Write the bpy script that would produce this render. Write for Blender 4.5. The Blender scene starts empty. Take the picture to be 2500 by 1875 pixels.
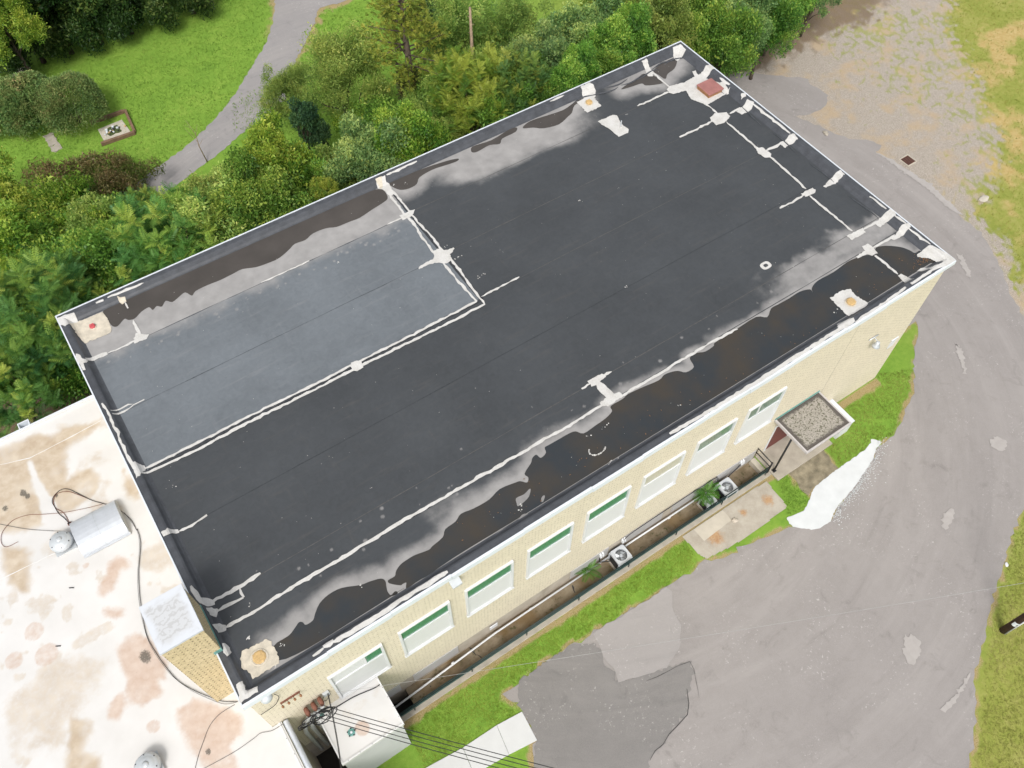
import bpy, bmesh, math, random
import numpy as np
from mathutils import Vector, Matrix
R = math.radians
random.seed(7); rng = np.random.default_rng(11)
sc = bpy.context.scene
COL = sc.collection

# ------------------------------------------------------------------ camera
cam_d = bpy.data.cameras.new('camera'); cam = bpy.data.objects.new('camera', cam_d); COL.objects.link(cam)
yaw, pitch, roll = R(55.58), R(56.74), R(0.68)
fw = Vector((math.cos(yaw)*math.cos(pitch), math.sin(yaw)*math.cos(pitch), -math.sin(pitch)))
rt = Vector((math.sin(yaw), -math.cos(yaw), 0)); up = rt.cross(fw)
rt2 = rt*math.cos(roll)+up*math.sin(roll); up2 = up*math.cos(roll)-rt*math.sin(roll)
mw = Matrix((rt2, up2, -fw)).transposed().to_4x4(); mw.translation = (3.47, -9.96, 37.87)
cam.matrix_world = mw
cam_d.sensor_width = 36; cam_d.lens = 2088.7*36/2500; cam_d.clip_end = 2000; cam_d.clip_start = 0.5
sc.camera = cam
# ------------------------------------------------------------------ sky and sun
SUN_EL = R(52); SUN_AZ_VEC = Vector((-0.62, -0.78, 0)).normalized()   # where the veiled sun stands
w = bpy.data.worlds.new('World'); sc.world = w; w.use_nodes = True
nt = w.node_tree; bg = nt.nodes['Background']
sky = nt.nodes.new('ShaderNodeTexSky'); sky.sky_type = 'NISHITA'; sky.sun_disc = False
sky.sun_elevation = SUN_EL; sky.sun_rotation = math.atan2(SUN_AZ_VEC.x, SUN_AZ_VEC.y)
sky.dust_density = 4.0; sky.air_density = 1.0; sky.ozone_density = 1.0
hs = nt.nodes.new('ShaderNodeHueSaturation'); hs.inputs['Saturation'].default_value = 0.22
nt.links.new(sky.outputs[0], hs.inputs['Color']); nt.links.new(hs.outputs[0], bg.inputs['Color'])
bg.inputs['Strength'].default_value = 0.15
sd = bpy.data.lights.new('sun', 'SUN'); sun = bpy.data.objects.new('sun', sd); COL.objects.link(sun)
sd.energy = 1.4; sd.angle = R(14); sd.color = (1, 0.96, 0.9)
sv = Vector((SUN_AZ_VEC.x*math.cos(SUN_EL), SUN_AZ_VEC.y*math.cos(SUN_EL), math.sin(SUN_EL)))
sun.rotation_euler = sv.to_track_quat('Z', 'Y').to_euler()
vs = sc.view_settings; vs.view_transform = 'Standard'; vs.look = 'None'; vs.gamma = 1; vs.use_curve_mapping = False
vs.exposure = 0.42
sc.cycles.max_bounces = 6; sc.cycles.transparent_max_bounces = 6

# ------------------------------------------------------------------ helpers
def tag(o, label, cat=None, group=None, kind=None):
    if label: o['label'] = label
    if cat: o['category'] = cat
    if group: o['group'] = group
    if kind: o['kind'] = kind
    return o
def empty(name, loc=(0, 0, 0), label=None, cat=None, group=None, rz=0):
    o = bpy.data.objects.new(name, None); COL.objects.link(o); o.location = loc; o.rotation_euler = (0, 0, rz)
    o.empty_display_size = 0.2
    return tag(o, label, cat, group)
def link(name, me, m, parent=None, smooth=False):
    o = bpy.data.objects.new(name, me); COL.objects.link(o)
    if m and not me.materials: me.materials.append(m)
    if parent: o.parent = parent
    if smooth and len(me.polygons): me.polygons.foreach_set('use_smooth', [True]*len(me.polygons))
    return o
class MB:
    """collects shapes, builds them as one mesh object"""
    def __init__(s): s.v = []; s.f = []
    def add(s, vs, fs):
        b = len(s.v); s.v += [tuple(p) for p in vs]; s.f += [tuple(i+b for i in f) for f in fs]; return s
    def box(s, x0, x1, y0, y1, z0, z1):
        return s.add([(x0,y0,z0),(x1,y0,z0),(x1,y1,z0),(x0,y1,z0),(x0,y0,z1),(x1,y0,z1),(x1,y1,z1),(x0,y1,z1)],
                     [(3,2,1,0),(4,5,6,7),(0,1,5,4),(1,2,6,5),(2,3,7,6),(3,0,4,7)])
    def prism(s, pts, z0, z1):
        n = len(pts)
        if sum(pts[i][0]*pts[(i+1)%n][1]-pts[(i+1)%n][0]*pts[i][1] for i in range(n)) < 0: pts = pts[::-1]
        return s.add([(x,y,z0) for x,y in pts]+[(x,y,z1) for x,y in pts],
                     [tuple(range(n-1,-1,-1)), tuple(range(n,2*n))]+[(i,(i+1)%n,n+(i+1)%n,n+i) for i in range(n)])
    def tube(s, pts, r, n=8, caps=True):
        pts = [Vector(p) for p in pts]; rs = r if hasattr(r,'__len__') else [r]*len(pts); vs=[]; fs=[]
        prev=None
        for i,p in enumerate(pts):
            d = (pts[min(i+1,len(pts)-1)]-pts[max(i-1,0)]).normalized()
            a = prev-d*prev.dot(d) if prev is not None else (Vector((0,0,1)) if abs(d.z)<.9 else Vector((1,0,0))).cross(d)
            a.normalize(); prev=a; b=d.cross(a)
            for k in range(n):
                t=2*math.pi*k/n; vs.append(p+(a*math.cos(t)+b*math.sin(t))*rs[i])
        for i in range(len(pts)-1):
            for k in range(n): fs.append((i*n+k,i*n+(k+1)%n,(i+1)*n+(k+1)%n,(i+1)*n+k))
        if caps: fs += [tuple(range(n-1,-1,-1)), tuple(range((len(pts)-1)*n,len(pts)*n))]
        return s.add(vs,fs)
    def lathe(s, prof, n=24, c=(0,0,0)):
        vs=[]; fs=[]
        for r,z in prof:
            for k in range(n):
                t=2*math.pi*k/n; vs.append((c[0]+r*math.cos(t),c[1]+r*math.sin(t),c[2]+z))
        m=len(prof)
        for i in range(m-1):
            for k in range(n): fs.append((i*n+k,i*n+(k+1)%n,(i+1)*n+(k+1)%n,(i+1)*n+k))
        fs += [tuple(range(n-1,-1,-1)), tuple(range((m-1)*n,m*n))]
        return s.add(vs,fs)
    def mesh(s, name):
        me=bpy.data.meshes.new(name); me.from_pydata(s.v,[],s.f); me.update(); return me
    def build(s, name, m, parent=None, smooth=False, bevel=0):
        o=link(name, s.mesh(name), m, parent, smooth)
        if bevel:
            b=o.modifiers.new('bevel','BEVEL'); b.width=bevel; b.segments=2; b.limit_method='ANGLE'
        return o
def copy_tree(o, parent=None):
    c=o.copy(); COL.objects.link(c); c.parent=parent
    for ch in list(o.children): copy_tree(ch,c)
    return c
def tridom(name, pts):
    bm=bmesh.new(); vs=[bm.verts.new((x,y,0)) for x,y in pts]; f=bm.faces.new(vs); f.normal_update()
    if f.normal.z<0: bmesh.ops.reverse_faces(bm, faces=[f])
    bmesh.ops.triangulate(bm, faces=bm.faces[:]); return bm
def jag(pts, step=.12, amp=.03, closed=True):
    """finely broken outline: subdivide and shake"""
    out=[]; n=len(pts)
    for i in range(n if closed else n-1):
        a=pts[i]; b=pts[(i+1)%n]; L=math.hypot(b[0]-a[0],b[1]-a[1]); k=max(1,int(L/step))
        nx,ny=((b[1]-a[1])/L,-(b[0]-a[0])/L) if L>1e-6 else (0,0)
        for j in range(k):
            t=j/k; q=random.gauss(0,amp)
            out.append((a[0]+(b[0]-a[0])*t+nx*q, a[1]+(b[1]-a[1])*t+ny*q))
    if not closed: out.append(pts[-1])
    return out
def smoothline(pts, n=6):
    out=[]
    P=[pts[0]]+list(pts)+[pts[-1]]
    for i in range(1,len(P)-2):
        p0,p1,p2,p3=[np.array(q,float) for q in P[i-1:i+3]]
        for j in range(n):
            t=j/n; out.append(tuple(.5*(2*p1+(p2-p0)*t+(2*p0-5*p1+4*p2-p3)*t*t+(3*p1-p0-3*p2+p3)*t**3)))
    out.append(tuple(pts[-1])); return out
def smoothloop(pts,n=4):
    m=len(pts); out=[]
    for i in range(m):
        p0,p1,p2,p3=[np.array(pts[(i+k)%m],float) for k in (-1,0,1,2)]
        for j in range(n):
            t=j/n; out.append(tuple(.5*(2*p1+(p2-p0)*t+(2*p0-5*p1+4*p2-p3)*t*t+(3*p1-p0-3*p2+p3)*t**3)))
    return out
def ribbon(pts, wd, step=.15, amp=.012):
    """outline of a hand-brushed line"""
    L=jag(pts,step,amp*.5,False); l=[];r=[]
    for i,p in enumerate(L):
        a=L[max(i-1,0)]; b=L[min(i+1,len(L)-1)]; dx,dy=b[0]-a[0],b[1]-a[1]; q=math.hypot(dx,dy) or 1
        nx,ny=-dy/q,dx/q; e=.55 if i in(0,len(L)-1) else 1
        wl=wd/2*e+random.gauss(0,amp); wr=wd/2*e+random.gauss(0,amp)
        l.append((p[0]+nx*wl,p[1]+ny*wl)); r.append((p[0]-nx*wr,p[1]-ny*wr))
    return l+r[::-1]
# numpy noise -------------------------------------------------------
_tab=np.random.default_rng(5).random((256,256))
def vnoise(x,y):
    xi=np.floor(x).astype(int); yi=np.floor(y).astype(int); fx=x-xi; fy=y-yi
    fx=fx*fx*(3-2*fx); fy=fy*fy*(3-2*fy); g=lambda a,b:_tab[a%256,b%256]
    return (g(xi,yi)*(1-fx)+g(xi+1,yi)*fx)*(1-fy)+(g(xi,yi+1)*(1-fx)+g(xi+1,yi+1)*fx)*fy
def fbm(x,y,o=4):
    s=0; a=.5; t=0
    for i in range(o): s=s+a*vnoise(x*2**i+17*i,y*2**i+31*i); t+=a; a*=.5
    return s/t
def sstep(a,b,x): t=np.clip((x-a)/(b-a),0,1); return t*t*(3-2*t)
def pdist(x,y,poly):
    """signed distance to a polygon, negative inside"""
    P=np.array(poly,float); d=np.full(x.shape,1e9); ins=np.zeros(x.shape,bool); n=len(P)
    for i in range(n):
        a=P[i]; b=P[(i+1)%n]; e=b-a; L=e@e+1e-12
        t=np.clip(((x-a[0])*e[0]+(y-a[1])*e[1])/L,0,1)
        d=np.minimum(d,(x-a[0]-t*e[0])**2+(y-a[1]-t*e[1])**2)
        c=((a[1]>y)!=(b[1]>y)); 
        with np.errstate(divide='ignore',invalid='ignore'): xx=(b[0]-a[0])*(y-a[1])/(b[1]-a[1]+1e-15)+a[0]
        ins^=c&(x<xx)
    d=np.sqrt(d); return np.where(ins,-d,d)
def grid(name,x0,x1,y0,y1,st,z,attrs,m,parent=None,drop=None,zfun=None):
    """flat sheet with float attributes per vertex; attrs(X,Y)->dict"""
    nx=int(round((x1-x0)/st))+1; ny=int(round((y1-y0)/st))+1
    X,Y=np.meshgrid(np.linspace(x0,x1,nx),np.linspace(y0,y1,ny)); X=X.ravel();Y=Y.ravel()
    Z=np.full(X.shape,z) if zfun is None else zfun(X,Y)
    i=np.arange((nx-1)*(ny-1)); r_=i//(nx-1); c_=i%(nx-1); a=r_*nx+c_
    F=np.stack([a,a+1,a+nx+1,a+nx],1)
    if drop is not None:
        cx=X[a]+st/2; cy=Y[a]+st/2; F=F[~drop(cx,cy)]
    me=bpy.data.meshes.new(name); me.vertices.add(len(X)); me.vertices.foreach_set('co',np.stack([X,Y,Z],1).astype(np.float32).ravel())
    me.loops.add(F.size); me.loops.foreach_set('vertex_index',F.astype(np.int32).ravel())
    me.polygons.add(len(F)); me.polygons.foreach_set('loop_start',(np.arange(len(F))*4).astype(np.int32)); me.update()
    for k,v in attrs(X,Y).items():
        at=me.attributes.new(k,'FLOAT','POINT'); at.data.foreach_set('value',np.asarray(v,np.float32))
    return link(name,me,m,parent)

# ------------------------------------------------------------------ materials
class NT:
    def __init__(s,name):
        s.m=bpy.data.materials.new(name); s.m.use_nodes=True; s.t=s.m.node_tree; s.b=s.t.nodes['Principled BSDF']
        s.out=s.t.nodes['Material Output']; s.co=s.t.nodes.new('ShaderNodeTexCoord').outputs['Object']
    def n(s,ty,**k):
        o=s.t.nodes.new(ty)
        for a,v in k.items(): setattr(o,a,v)
        return o
    def l(s,a,b): s.t.links.new(a,b)
    def noise(s,scale,detail=4,rough=.55,co=None,dist=0):
        o=s.n('ShaderNodeTexNoise'); o.inputs['Scale'].default_value=scale; o.inputs['Detail'].default_value=detail
        o.inputs['Roughness'].default_value=rough; o.inputs['Distortion'].default_value=dist; s.l(co or s.co,o.inputs['Vector']); return o.outputs['Fac']
    def vor(s,scale,co=None,feat='F1'):
        o=s.n('ShaderNodeTexVoronoi',feature=feat); o.inputs['Scale'].default_value=scale; s.l(co or s.co,o.inputs['Vector']); return o
    def map(s,sc_=(1,1,1),rot=(0,0,0),loc=(0,0,0)):
        o=s.n('ShaderNodeMapping'); o.inputs['Scale'].default_value=sc_; o.inputs['Rotation'].default_value=rot; o.inputs['Location'].default_value=loc
        s.l(s.co,o.inputs['Vector']); return o.outputs[0]
    def ramp(s,fac,stops,interp='LINEAR'):
        o=s.n('ShaderNodeValToRGB'); o.color_ramp.interpolation=interp; e=o.color_ramp.elements
        for i,(p,c) in enumerate(stops):
            if i<2: q=e[i]; q.position=p
            else: q=e.new(p)
            q.color=(*c,1) if len(c)==3 else c
        s.l(fac,o.inputs['Fac']); return o.outputs['Color']
    def bw(s,fac,a,b,lo=0,hi=1):
        o=s.n('ShaderNodeMapRange',interpolation_type='SMOOTHSTEP'); o.inputs[1].default_value=a;o.inputs[2].default_value=b;o.inputs[3].default_value=lo;o.inputs[4].default_value=hi
        s.l(fac,o.inputs[0]); return o.outputs[0]
    def math(s,op,a,b=None):
        o=s.n('ShaderNodeMath',operation=op)
        for i,v in enumerate((a,b)):
            if v is None: continue
            if isinstance(v,(int,float)): o.inputs[i].default_value=v
            else: s.l(v,o.inputs[i])
        return o.outputs[0]
    def mix(s,fac,a,b,blend='MIX'):
        o=s.n('ShaderNodeMix',data_type='RGBA',blend_type=blend)
        for sock,v in ((o.inputs['Factor'],fac),(o.inputs['A'],a),(o.inputs['B'],b)):
            if isinstance(v,(int,float)): sock.default_value=v
            elif isinstance(v,tuple): sock.default_value=(*v,1)
            else: s.l(v,sock)
        return next(q for q in o.outputs if q.type=='RGBA')
    def attr(s,name,col=False):
        o=s.n('ShaderNodeAttribute',attribute_name=name); return o.outputs['Color'] if col else o.outputs['Fac']
    def bump(s,h,strength=.3,dist=.02):
        o=s.n('ShaderNodeBump'); o.inputs['Strength'].default_value=strength; o.inputs['Distance'].default_value=dist
        s.l(h,o.inputs['Height']); s.l(o.outputs[0],s.b.inputs['Normal'])
    def fin(s,col=None,rough=.8,metal=0,spec=.5):
        if col is not None:
            if isinstance(col,tuple): s.b.inputs['Base Color'].default_value=(*col,1)
            else: s.l(col,s.b.inputs['Base Color'])
        if isinstance(rough,(int,float)): s.b.inputs['Roughness'].default_value=rough
        else: s.l(rough,s.b.inputs['Roughness'])
        s.b.inputs['Metallic'].default_value=metal; s.b.inputs['Specular IOR Level'].default_value=spec
        return s.m
def simple(name,c,var=.15,scale=3,rough=.75,metal=0,bump=0,spec=.4,fine=40):
    t=NT(name); a=t.noise(scale,5); b=t.noise(fine,3)
    f=t.math('ADD',t.math('MULTIPLY',a,.7),t.math('MULTIPLY',b,.3))
    lo=tuple(x*(1-var*1.6) for x in c); hi=tuple(min(1,x*(1+var*1.6)) for x in c)
    col=t.ramp(f,[(.25,lo),(.75,hi)])
    if bump: t.bump(b,bump,.01)
    return t.fin(col,rough,metal,spec)
M={}
M['white_trim']=simple('white painted metal',(.62,.66,.70),.05,2,.45)
M['white_vinyl']=simple('white vinyl',(.64,.65,.66),.04,2,.5)
M['cream_panel']=simple('grey white panel',(.55,.56,.56),.04,2,.5)
M['galv']=simple('galvanized sheet',(.56,.59,.63),.07,3,.38,.35,0,.5,14)
M['fan_grey']=simple('grey painted aluminium',(.50,.53,.55),.06,4,.4,.2)
M['dark_metal']=simple('dark green railing paint',(.012,.03,.03),.3,5,.45)
M['teal_paint']=simple('dark teal paint',(.02,.065,.062),.3,5,.5)
M['black']=simple('black cable jacket',(.018,.018,.02),.2,5,.55)
M['grey_cable']=simple('weathered grey cable',(.12,.115,.11),.2,5,.6)
M['white_cable']=simple('pale insulated wire',(.33,.33,.32),.1,5,.5)
M['copper_green']=simple('verdigris flashing',(.13,.30,.27),.25,6,.6)
M['rust']=simple('rusty steel pipe',(.17,.07,.045),.3,8,.8)
M['wood_pole']=simple('creosoted pole wood',(.05,.022,.015),.35,4,.8)
M['ac_dark']=simple('dark coil grille',(.022,.024,.028),.2,30,.5)
M['bark']=simple('tree bark',(.085,.065,.048),.35,5,.9,0,.5)
M['deadwood']=simple('bare dead wood',(.30,.22,.15),.25,6,.85)
M['timber']=simple('weathered brown timber',(.17,.105,.065),.25,5,.85,0,.3)
M['orange']=simple('ochre cast iron strainer',(.50,.345,.155),.2,14,.7)
M['red_drain']=simple('faded red strainer',(.50,.09,.10),.25,14,.6)
M['hatch_brown']=simple('oxide brown hatch lid',(.30,.13,.115),.15,3,.5)
M['hatch_rust']=simple('rusty hatch rim',(.30,.15,.07),.3,9,.7)
M['door_red']=simple('dark red door paint',(.14,.035,.03),.2,5,.55)
M['concrete']=simple('aged concrete',(.36,.325,.27),.16,2.2,.9,0,.25)
M['pale_concrete']=simple('new pale concrete',(.54,.545,.54),.035,1.5,.85,0,.1)
M['slab_pale']=simple('pale slab',(.46,.42,.35),.10,2,.9,0,.2)
M['pot_pink']=simple('glazed block bits',(.45,.40,.33),.2,9,.8)

def mat_brick(name,a,b,sc_=1.0,dots=.42):
    t=NT(name)
    # wall plane coordinates: x+y along the wall, z up
    sep=t.n('ShaderNodeSeparateXYZ'); t.l(t.co,sep.inputs[0]); cx=t.n('ShaderNodeCombineXYZ')
    t.l(t.math('ADD',sep.outputs[0],sep.outputs[1]),cx.inputs[0]); t.l(sep.outputs[2],cx.inputs[1])
    br=t.n('ShaderNodeTexBrick'); t.l(cx.outputs[0],br.inputs['Vector'])
    br.inputs['Scale'].default_value=1; br.inputs['Brick Width'].default_value=.30*sc_; br.inputs['Row Height'].default_value=.10*sc_
    br.inputs['Mortar Size'].default_value=.008; br.inputs['Mortar Smooth'].default_value=.3; br.inputs['Bias'].default_value=-.2
    br.inputs['Color1'].default_value=(*a,1); br.inputs['Color2'].default_value=(*b,1); br.inputs['Mortar'].default_value=(a[0]*.91,a[1]*.89,a[2]*.86,1)
    # open head joints: short dark slots
    br2=t.n('ShaderNodeTexBrick'); t.l(cx.outputs[0],br2.inputs['Vector']); br2.inputs['Scale'].default_value=1
    br2.inputs['Brick Width'].default_value=.30*sc_; br2.inputs['Row Height'].default_value=.10*sc_; br2.inputs['Mortar Size'].default_value=.024
    hj=t.n('ShaderNodeMath',operation='PINGPONG'); t.l(sep.outputs[2],hj.inputs[0]); hj.inputs[1].default_value=.05*sc_
    core=t.bw(hj.outputs[0],.010*sc_,.018*sc_)
    slot=t.math('MULTIPLY',br2.outputs['Fac'],core)
    pick=t.bw(t.noise(9,2),.42,.5); slot=t.math('MULTIPLY',t.math('MULTIPLY',slot,pick),dots)
    big=t.noise(.6,4); col=t.mix(t.bw(big,.35,.7,0,.35),br.outputs['Color'],tuple(x*.86 for x in a))
    st=t.map((1.3,1.3,.12)); streak=t.noise(1.6,5,.6,st); col=t.mix(t.bw(streak,.6,.85,0,.08),col,(a[0]*.72,a[1]*.66,a[2]*.55))
    col=t.mix(slot,col,(.17,.125,.065))
    t.bump(t.math('SUBTRACT',1,br.outputs['Fac']),.35,.012)
    return t.fin(col,.85)
M['brick']=mat_brick('buff brick',(.70,.635,.50),(.68,.612,.475))
M['brick_chim']=mat_brick('buff chimney brick',(.63,.52,.32),(.58,.47,.28),1.0,.95)
def mat_siding(name,c,pitch=.16,depth=.6):
    t=NT(name); sep=t.n('ShaderNodeSeparateXYZ'); t.l(t.co,sep.inputs[0])
    f=t.math('FRACT',t.math('DIVIDE',sep.outputs[2],pitch)); t.bump(f,depth,.02)
    e=t.bw(f,.0,.1); col=t.mix(e,tuple(x*.8 for x in c),c); col=t.mix(t.bw(t.noise(1.2,4),.4,.75,0,.18),col,(c[0]*.84,c[1]*.82,c[2]*.78))
    return t.fin(col,.55)
M['siding']=mat_siding('white lap siding',(.70,.71,.71))
M['siding_low']=mat_siding('grey white ribbed sheet',(.52,.51,.50),.13,1)
def mat_block():
    t=NT('painted block'); c=t.ramp(t.noise(2,5),[(.3,(.36,.315,.25)),(.7,(.47,.42,.35))])
    st=t.noise(1.5,5,.6,t.map((1,1,.2))); c=t.mix(t.bw(st,.5,.75,0,.4),c,(.24,.21,.16)); t.bump(t.noise(60,2),.2,.006); return t.fin(c,.9)
M['block']=mat_block()
def mat_pane(name,c,c2):
    t=NT(name); n=t.noise(7,4,.6,t.map((2.2,1,.5))); col=t.ramp(n,[(.3,c),(.7,c2)]); return t.fin(col,.12,0,.5)
M['pane_green']=mat_pane('window pane over green blind',(.045,.175,.10),(.075,.25,.15))
M['pane_grey']=mat_pane('window pane over grey blind',(.10,.17,.125),(.20,.28,.22))
M['pane_beige']=mat_pane('window pane over beige blind',(.40,.40,.31),(.52,.51,.40))
M['pane_white']=mat_pane('window pane over white blind',(.52,.54,.53),(.60,.62,.61))

def mat_membrane(name,base,vein,rough,streak=True):
    t=NT(name); silt=t.attr('silt')
    n1=t.noise(.35,5,.6); n2=t.noise(3.5,5,.6,None,1.2); n3=t.noise(30,3)
    lo=tuple(x*.80 for x in base); hi=tuple(x*1.22 for x in base)
    col=t.ramp(t.math('ADD',t.math('MULTIPLY',n1,.6),t.math('MULTIPLY',n2,.4)),[(.3,lo),(.7,hi)])
    # long faint scuffs
    sx=t.noise(2.2,6,.7,t.map((.18,1.6,1))); col=t.mix(t.bw(sx,.52,.78,0,.55),col,vein); sy=t.noise(2.6,6,.7,t.map((1.6,.22,1))); col=t.mix(t.bw(sy,.56,.8,0,.4),col,vein)
    # dark blotches and pale specks
    v=t.vor(2.1); col=t.mix(t.bw(v.outputs['Distance'],.10,.03,0,.25),col,tuple(x*.55 for x in base))
    sp=t.vor(5.0); rnd=t.bw(t.noise(1.4,1),.45,.65); col=t.mix(t.math('MULTIPLY',t.bw(sp.outputs['Distance'],.02,.008),rnd),col,(.16,.16,.16))
    # dried silt
    s2=t.math('ADD',silt,t.math('MULTIPLY',t.math('SUBTRACT',t.noise(4,6,.62),.5),.35)); m=t.bw(s2,.15,.95,0,.93)
    m=t.math('MULTIPLY',m,t.bw(silt,.02,.15)); sc1=t.ramp(t.noise(1.6,5),[(.3,(.25,.242,.235)),(.7,(.34,.33,.32))])
    col=t.mix(m,col,sc1)
    t.bump(t.math('ADD',t.math('MULTIPLY',n2,.8),t.math('MULTIPLY',n3,.15)),.22,.02)
    return t.fin(col,rough,0,.35)
M['membrane']=mat_membrane('black rubber membrane',(.049,.0535,.058),(.078,.076,.073),.5)
M['membrane_old']=mat_membrane('weathered grey membrane',(.128,.143,.157),(.19,.20,.21),.55)
M['membrane_edge']=simple('membrane over parapet',(.056,.06,.068),.25,3,.42,0,.2,.5,20)
M['seam']=simple('membrane lap seam',(.075,.074,.072),.3,9,.55)
M['seam_dark']=simple('dark lap seam',(.035,.038,.042),.3,9,.5); M['seam_old']=simple('weathered lap seam',(.07,.077,.085),.35,9,.55)
def mat_sealant():
    t=NT('white roof coating'); a=t.noise(2.2,5); b=t.noise(18,4,.6); c=t.ramp(t.math('ADD',t.math('MULTIPLY',a,.5),t.math('MULTIPLY',b,.5)),[(.28,(.40,.385,.355)),(.5,(.52,.51,.485)),(.75,(.60,.595,.58))])
    t.bump(b,.5,.02); return t.fin(c,.7)
M['sealant']=mat_sealant()
M['sealant_dirty']=simple('stained white coating',(.52,.47,.38),.18,4,.75,0,.4)
def mat_water(name,a,b,r):
    t=NT(name); n=t.noise(.55,4); c=t.ramp(n,[(.38,a),(.66,b)]); sp=t.vor(3.2); k=t.bw(t.noise(2,2),.5,.62)
    c=t.mix(t.math('MULTIPLY',t.bw(sp.outputs['Distance'],.03,.012),k),c,(.25,.24,.22)); 
    t.b.inputs['IOR'].default_value=1.33; return t.fin(c,r)
M['pond_brown']=mat_water('brown ponded water',(.058,.052,.047),(.074,.066,.060),.05)
M['pond_dark']=mat_water('dark ponded water',(.034,.039,.044),(.052,.045,.037),.04)
def mat_whiteroof():
    t=NT('white membrane roof'); tan=t.attr('tan'); pink=t.attr('pink'); mold=t.attr('mold')
    base=t.ramp(t.noise(.8,5),[(.3,(.57,.56,.542)),(.7,(.63,.622,.61))])
    n=t.noise(5,6,.62); k=t.bw(t.math('ADD',tan,t.math('MULTIPLY',t.math('SUBTRACT',n,.5),.55)),.2,.85,0,.9)
    base=t.mix(k,base,t.ramp(t.noise(2.5,5),[(.3,(.38,.285,.185)),(.7,(.53,.45,.345))]))
    k=t.bw(t.math('ADD',pink,t.math('MULTIPLY',t.math('SUBTRACT',n,.5),.7)),.12,.85,0,.85)
    base=t.mix(k,base,t.ramp(t.noise(3,5),[(.3,(.45,.315,.235)),(.7,(.55,.445,.37))]))
    f=t.noise(16,6,.8); k=t.bw(t.math('ADD',mold,t.math('MULTIPLY',t.math('SUBTRACT',f,.5),1.6)),.5,.95,0,.85); base=t.mix(k,base,(.075,.068,.055))
    t.bump(t.noise(3,4),.12,.02); return t.fin(base,.6)
M['white_roof']=mat_whiteroof()
M['white_flash']=simple('white membrane edge',(.64,.64,.63),.04,3,.55)
M['pale_front']=simple('pale grey painted wall',(.55,.56,.57),.04,1.2,.7)

# ================================================================== the ground
LOT = [(45.06,23.40),(46.07,22.65),(48.68,20.17),(48.39,19.69),(48.59,18.90),(48.59,18.16),(48.05,17.63),(47.04,17.34),(46.17,17.44),(45.18,17.78),(45.71,16.50),(46.14,15.15),(46.56,14.27),(47.44,13.62),(47.87,12.67),(47.52,12.46),(47.01,12.43),(47.30,11.15),(47.52,9.73),(47.65,8.25),(47.30,7.53),(47.36,5.76),(47.04,5.69),(47.10,3.97),(46.53,2.74),(45.52,0.99),(44.58,-0.12),(44.40,-0.80),(43.73,-1.79),(42.89,-2.85),(41.68,-4.12),(39.47,-5.83),(37.06,-7.91),(35.01,-8.95),(33.17,-9.54),(32.42,-9.84),(31.62,-10.25),(31.50,-10.34),(30.16,-10.97),(28.48,-11.74),(27.81,-12.14),(26.60,-12.71),(26.05,-13.02),(25.34,-13.53),(24.56,-14.29),(23.86,-14.76),(22.60,-15.47),(21.32,-16.02),(19.43,-16.97),(6.82,-8.51),(7.15,-6.53),(7.76,-5.55),(8.27,-4.81),(8.52,-4.77),(8.64,-3.45),(8.67,-3.16),(8.38,-2.71),(8.34,-2.36),(8.72,-2.49),(9.08,-2.46),(9.54,-2.38),(10.51,-2.36),(11.91,-2.35),(13.24,-2.48),(14.67,-2.52),(16.06,-2.66),(17.45,-2.63),(18.79,-2.70),(19.53,-2.66),(21.06,-3.22),(21.17,-3.05),(22.55,-3.34),(23.98,-3.61),(25.85,-4.50),(26.96,-4.09),(28.22,-3.75),(29.50,-3.40),(30.93,-2.93),(32.00,-2.82),(32.74,-2.58),(33.92,-2.05),(34.83,-1.68),(36.01,-0.58),(35.90,-0.59),(38.28,1.07),(38.61,1.50)] + [(36.0,1.6),(34.4,4.0),(34.4,24.0)]
GRAVEL = [(45.47,24.67),(47.20,24.41),(49.29,24.64),(51.89,24.95),(54.06,25.42),(55.89,25.37),(58.82,24.23),(60.64,24.63),(64.95,21.80),(61.77,18.84),(60.25,17.08),(59.03,15.23),(58.08,13.31),(55.56,10.16),(55.02,8.99),(53.44,7.82),(51.89,6.98),(50.00,6.15),(49.03,5.85),(47.89,5.41),(47.63,5.29),(47.46,3.11),(45.90,0.74),(45.04,-0.77),(43.31,-3.13),(42.53,-2.61),(44.19,-0.43),(46.03,2.33),(46.69,5.40),(46.60,8.38),(45.76,8.68),(44.44,15.22),(44.10,18.50),(43.92,23.47)]
DRIVE = [(24.12,53.55),(21.87,48.87),(20.75,46.72),(19.24,44.58),(17.81,43.22),(15.99,41.36),(14.17,39.80),(11.85,38.23),(10.05,37.33),(7.82,36.51),(6.63,36.05),(4.21,35.75),(1.77,35.66),(-0.50,35.88),(1.74,33.15),(4.96,33.30),(7.84,34.16),(9.15,34.66),(10.78,35.27),(12.16,35.80),(14.11,36.74),(15.79,37.16),(17.68,38.12)] + [(17.79,39.68),(18.93,40.43),(20.83,42.28),(22.53,44.06),(24.22,46.16),(26.29,45.78),(27.81,46.16),(30.64,49.28)]
MOSSY = [(26.00,-1.42),(27.01,-1.39),(28.30,-1.36),(28.31,-1.90),(28.26,-2.57),(27.46,-2.73),(26.52,-2.79),(26.05,-2.90),(25.98,-2.43),(25.92,-1.96)]
LITTER = [(43.54,24.40),(45.38,24.56),(47.36,23.78),(48.95,23.62),(51.09,23.46),(53.22,23.52),(55.29,23.47),(57.96,23.43),(60.39,24.39),(57.58,27.04),(52.19,27.03),(45.30,27.81)]
BARE = [(-5.96,21.90),(-1.20,21.66),(-0.78,22.91),(-4.98,25.40)]
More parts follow.
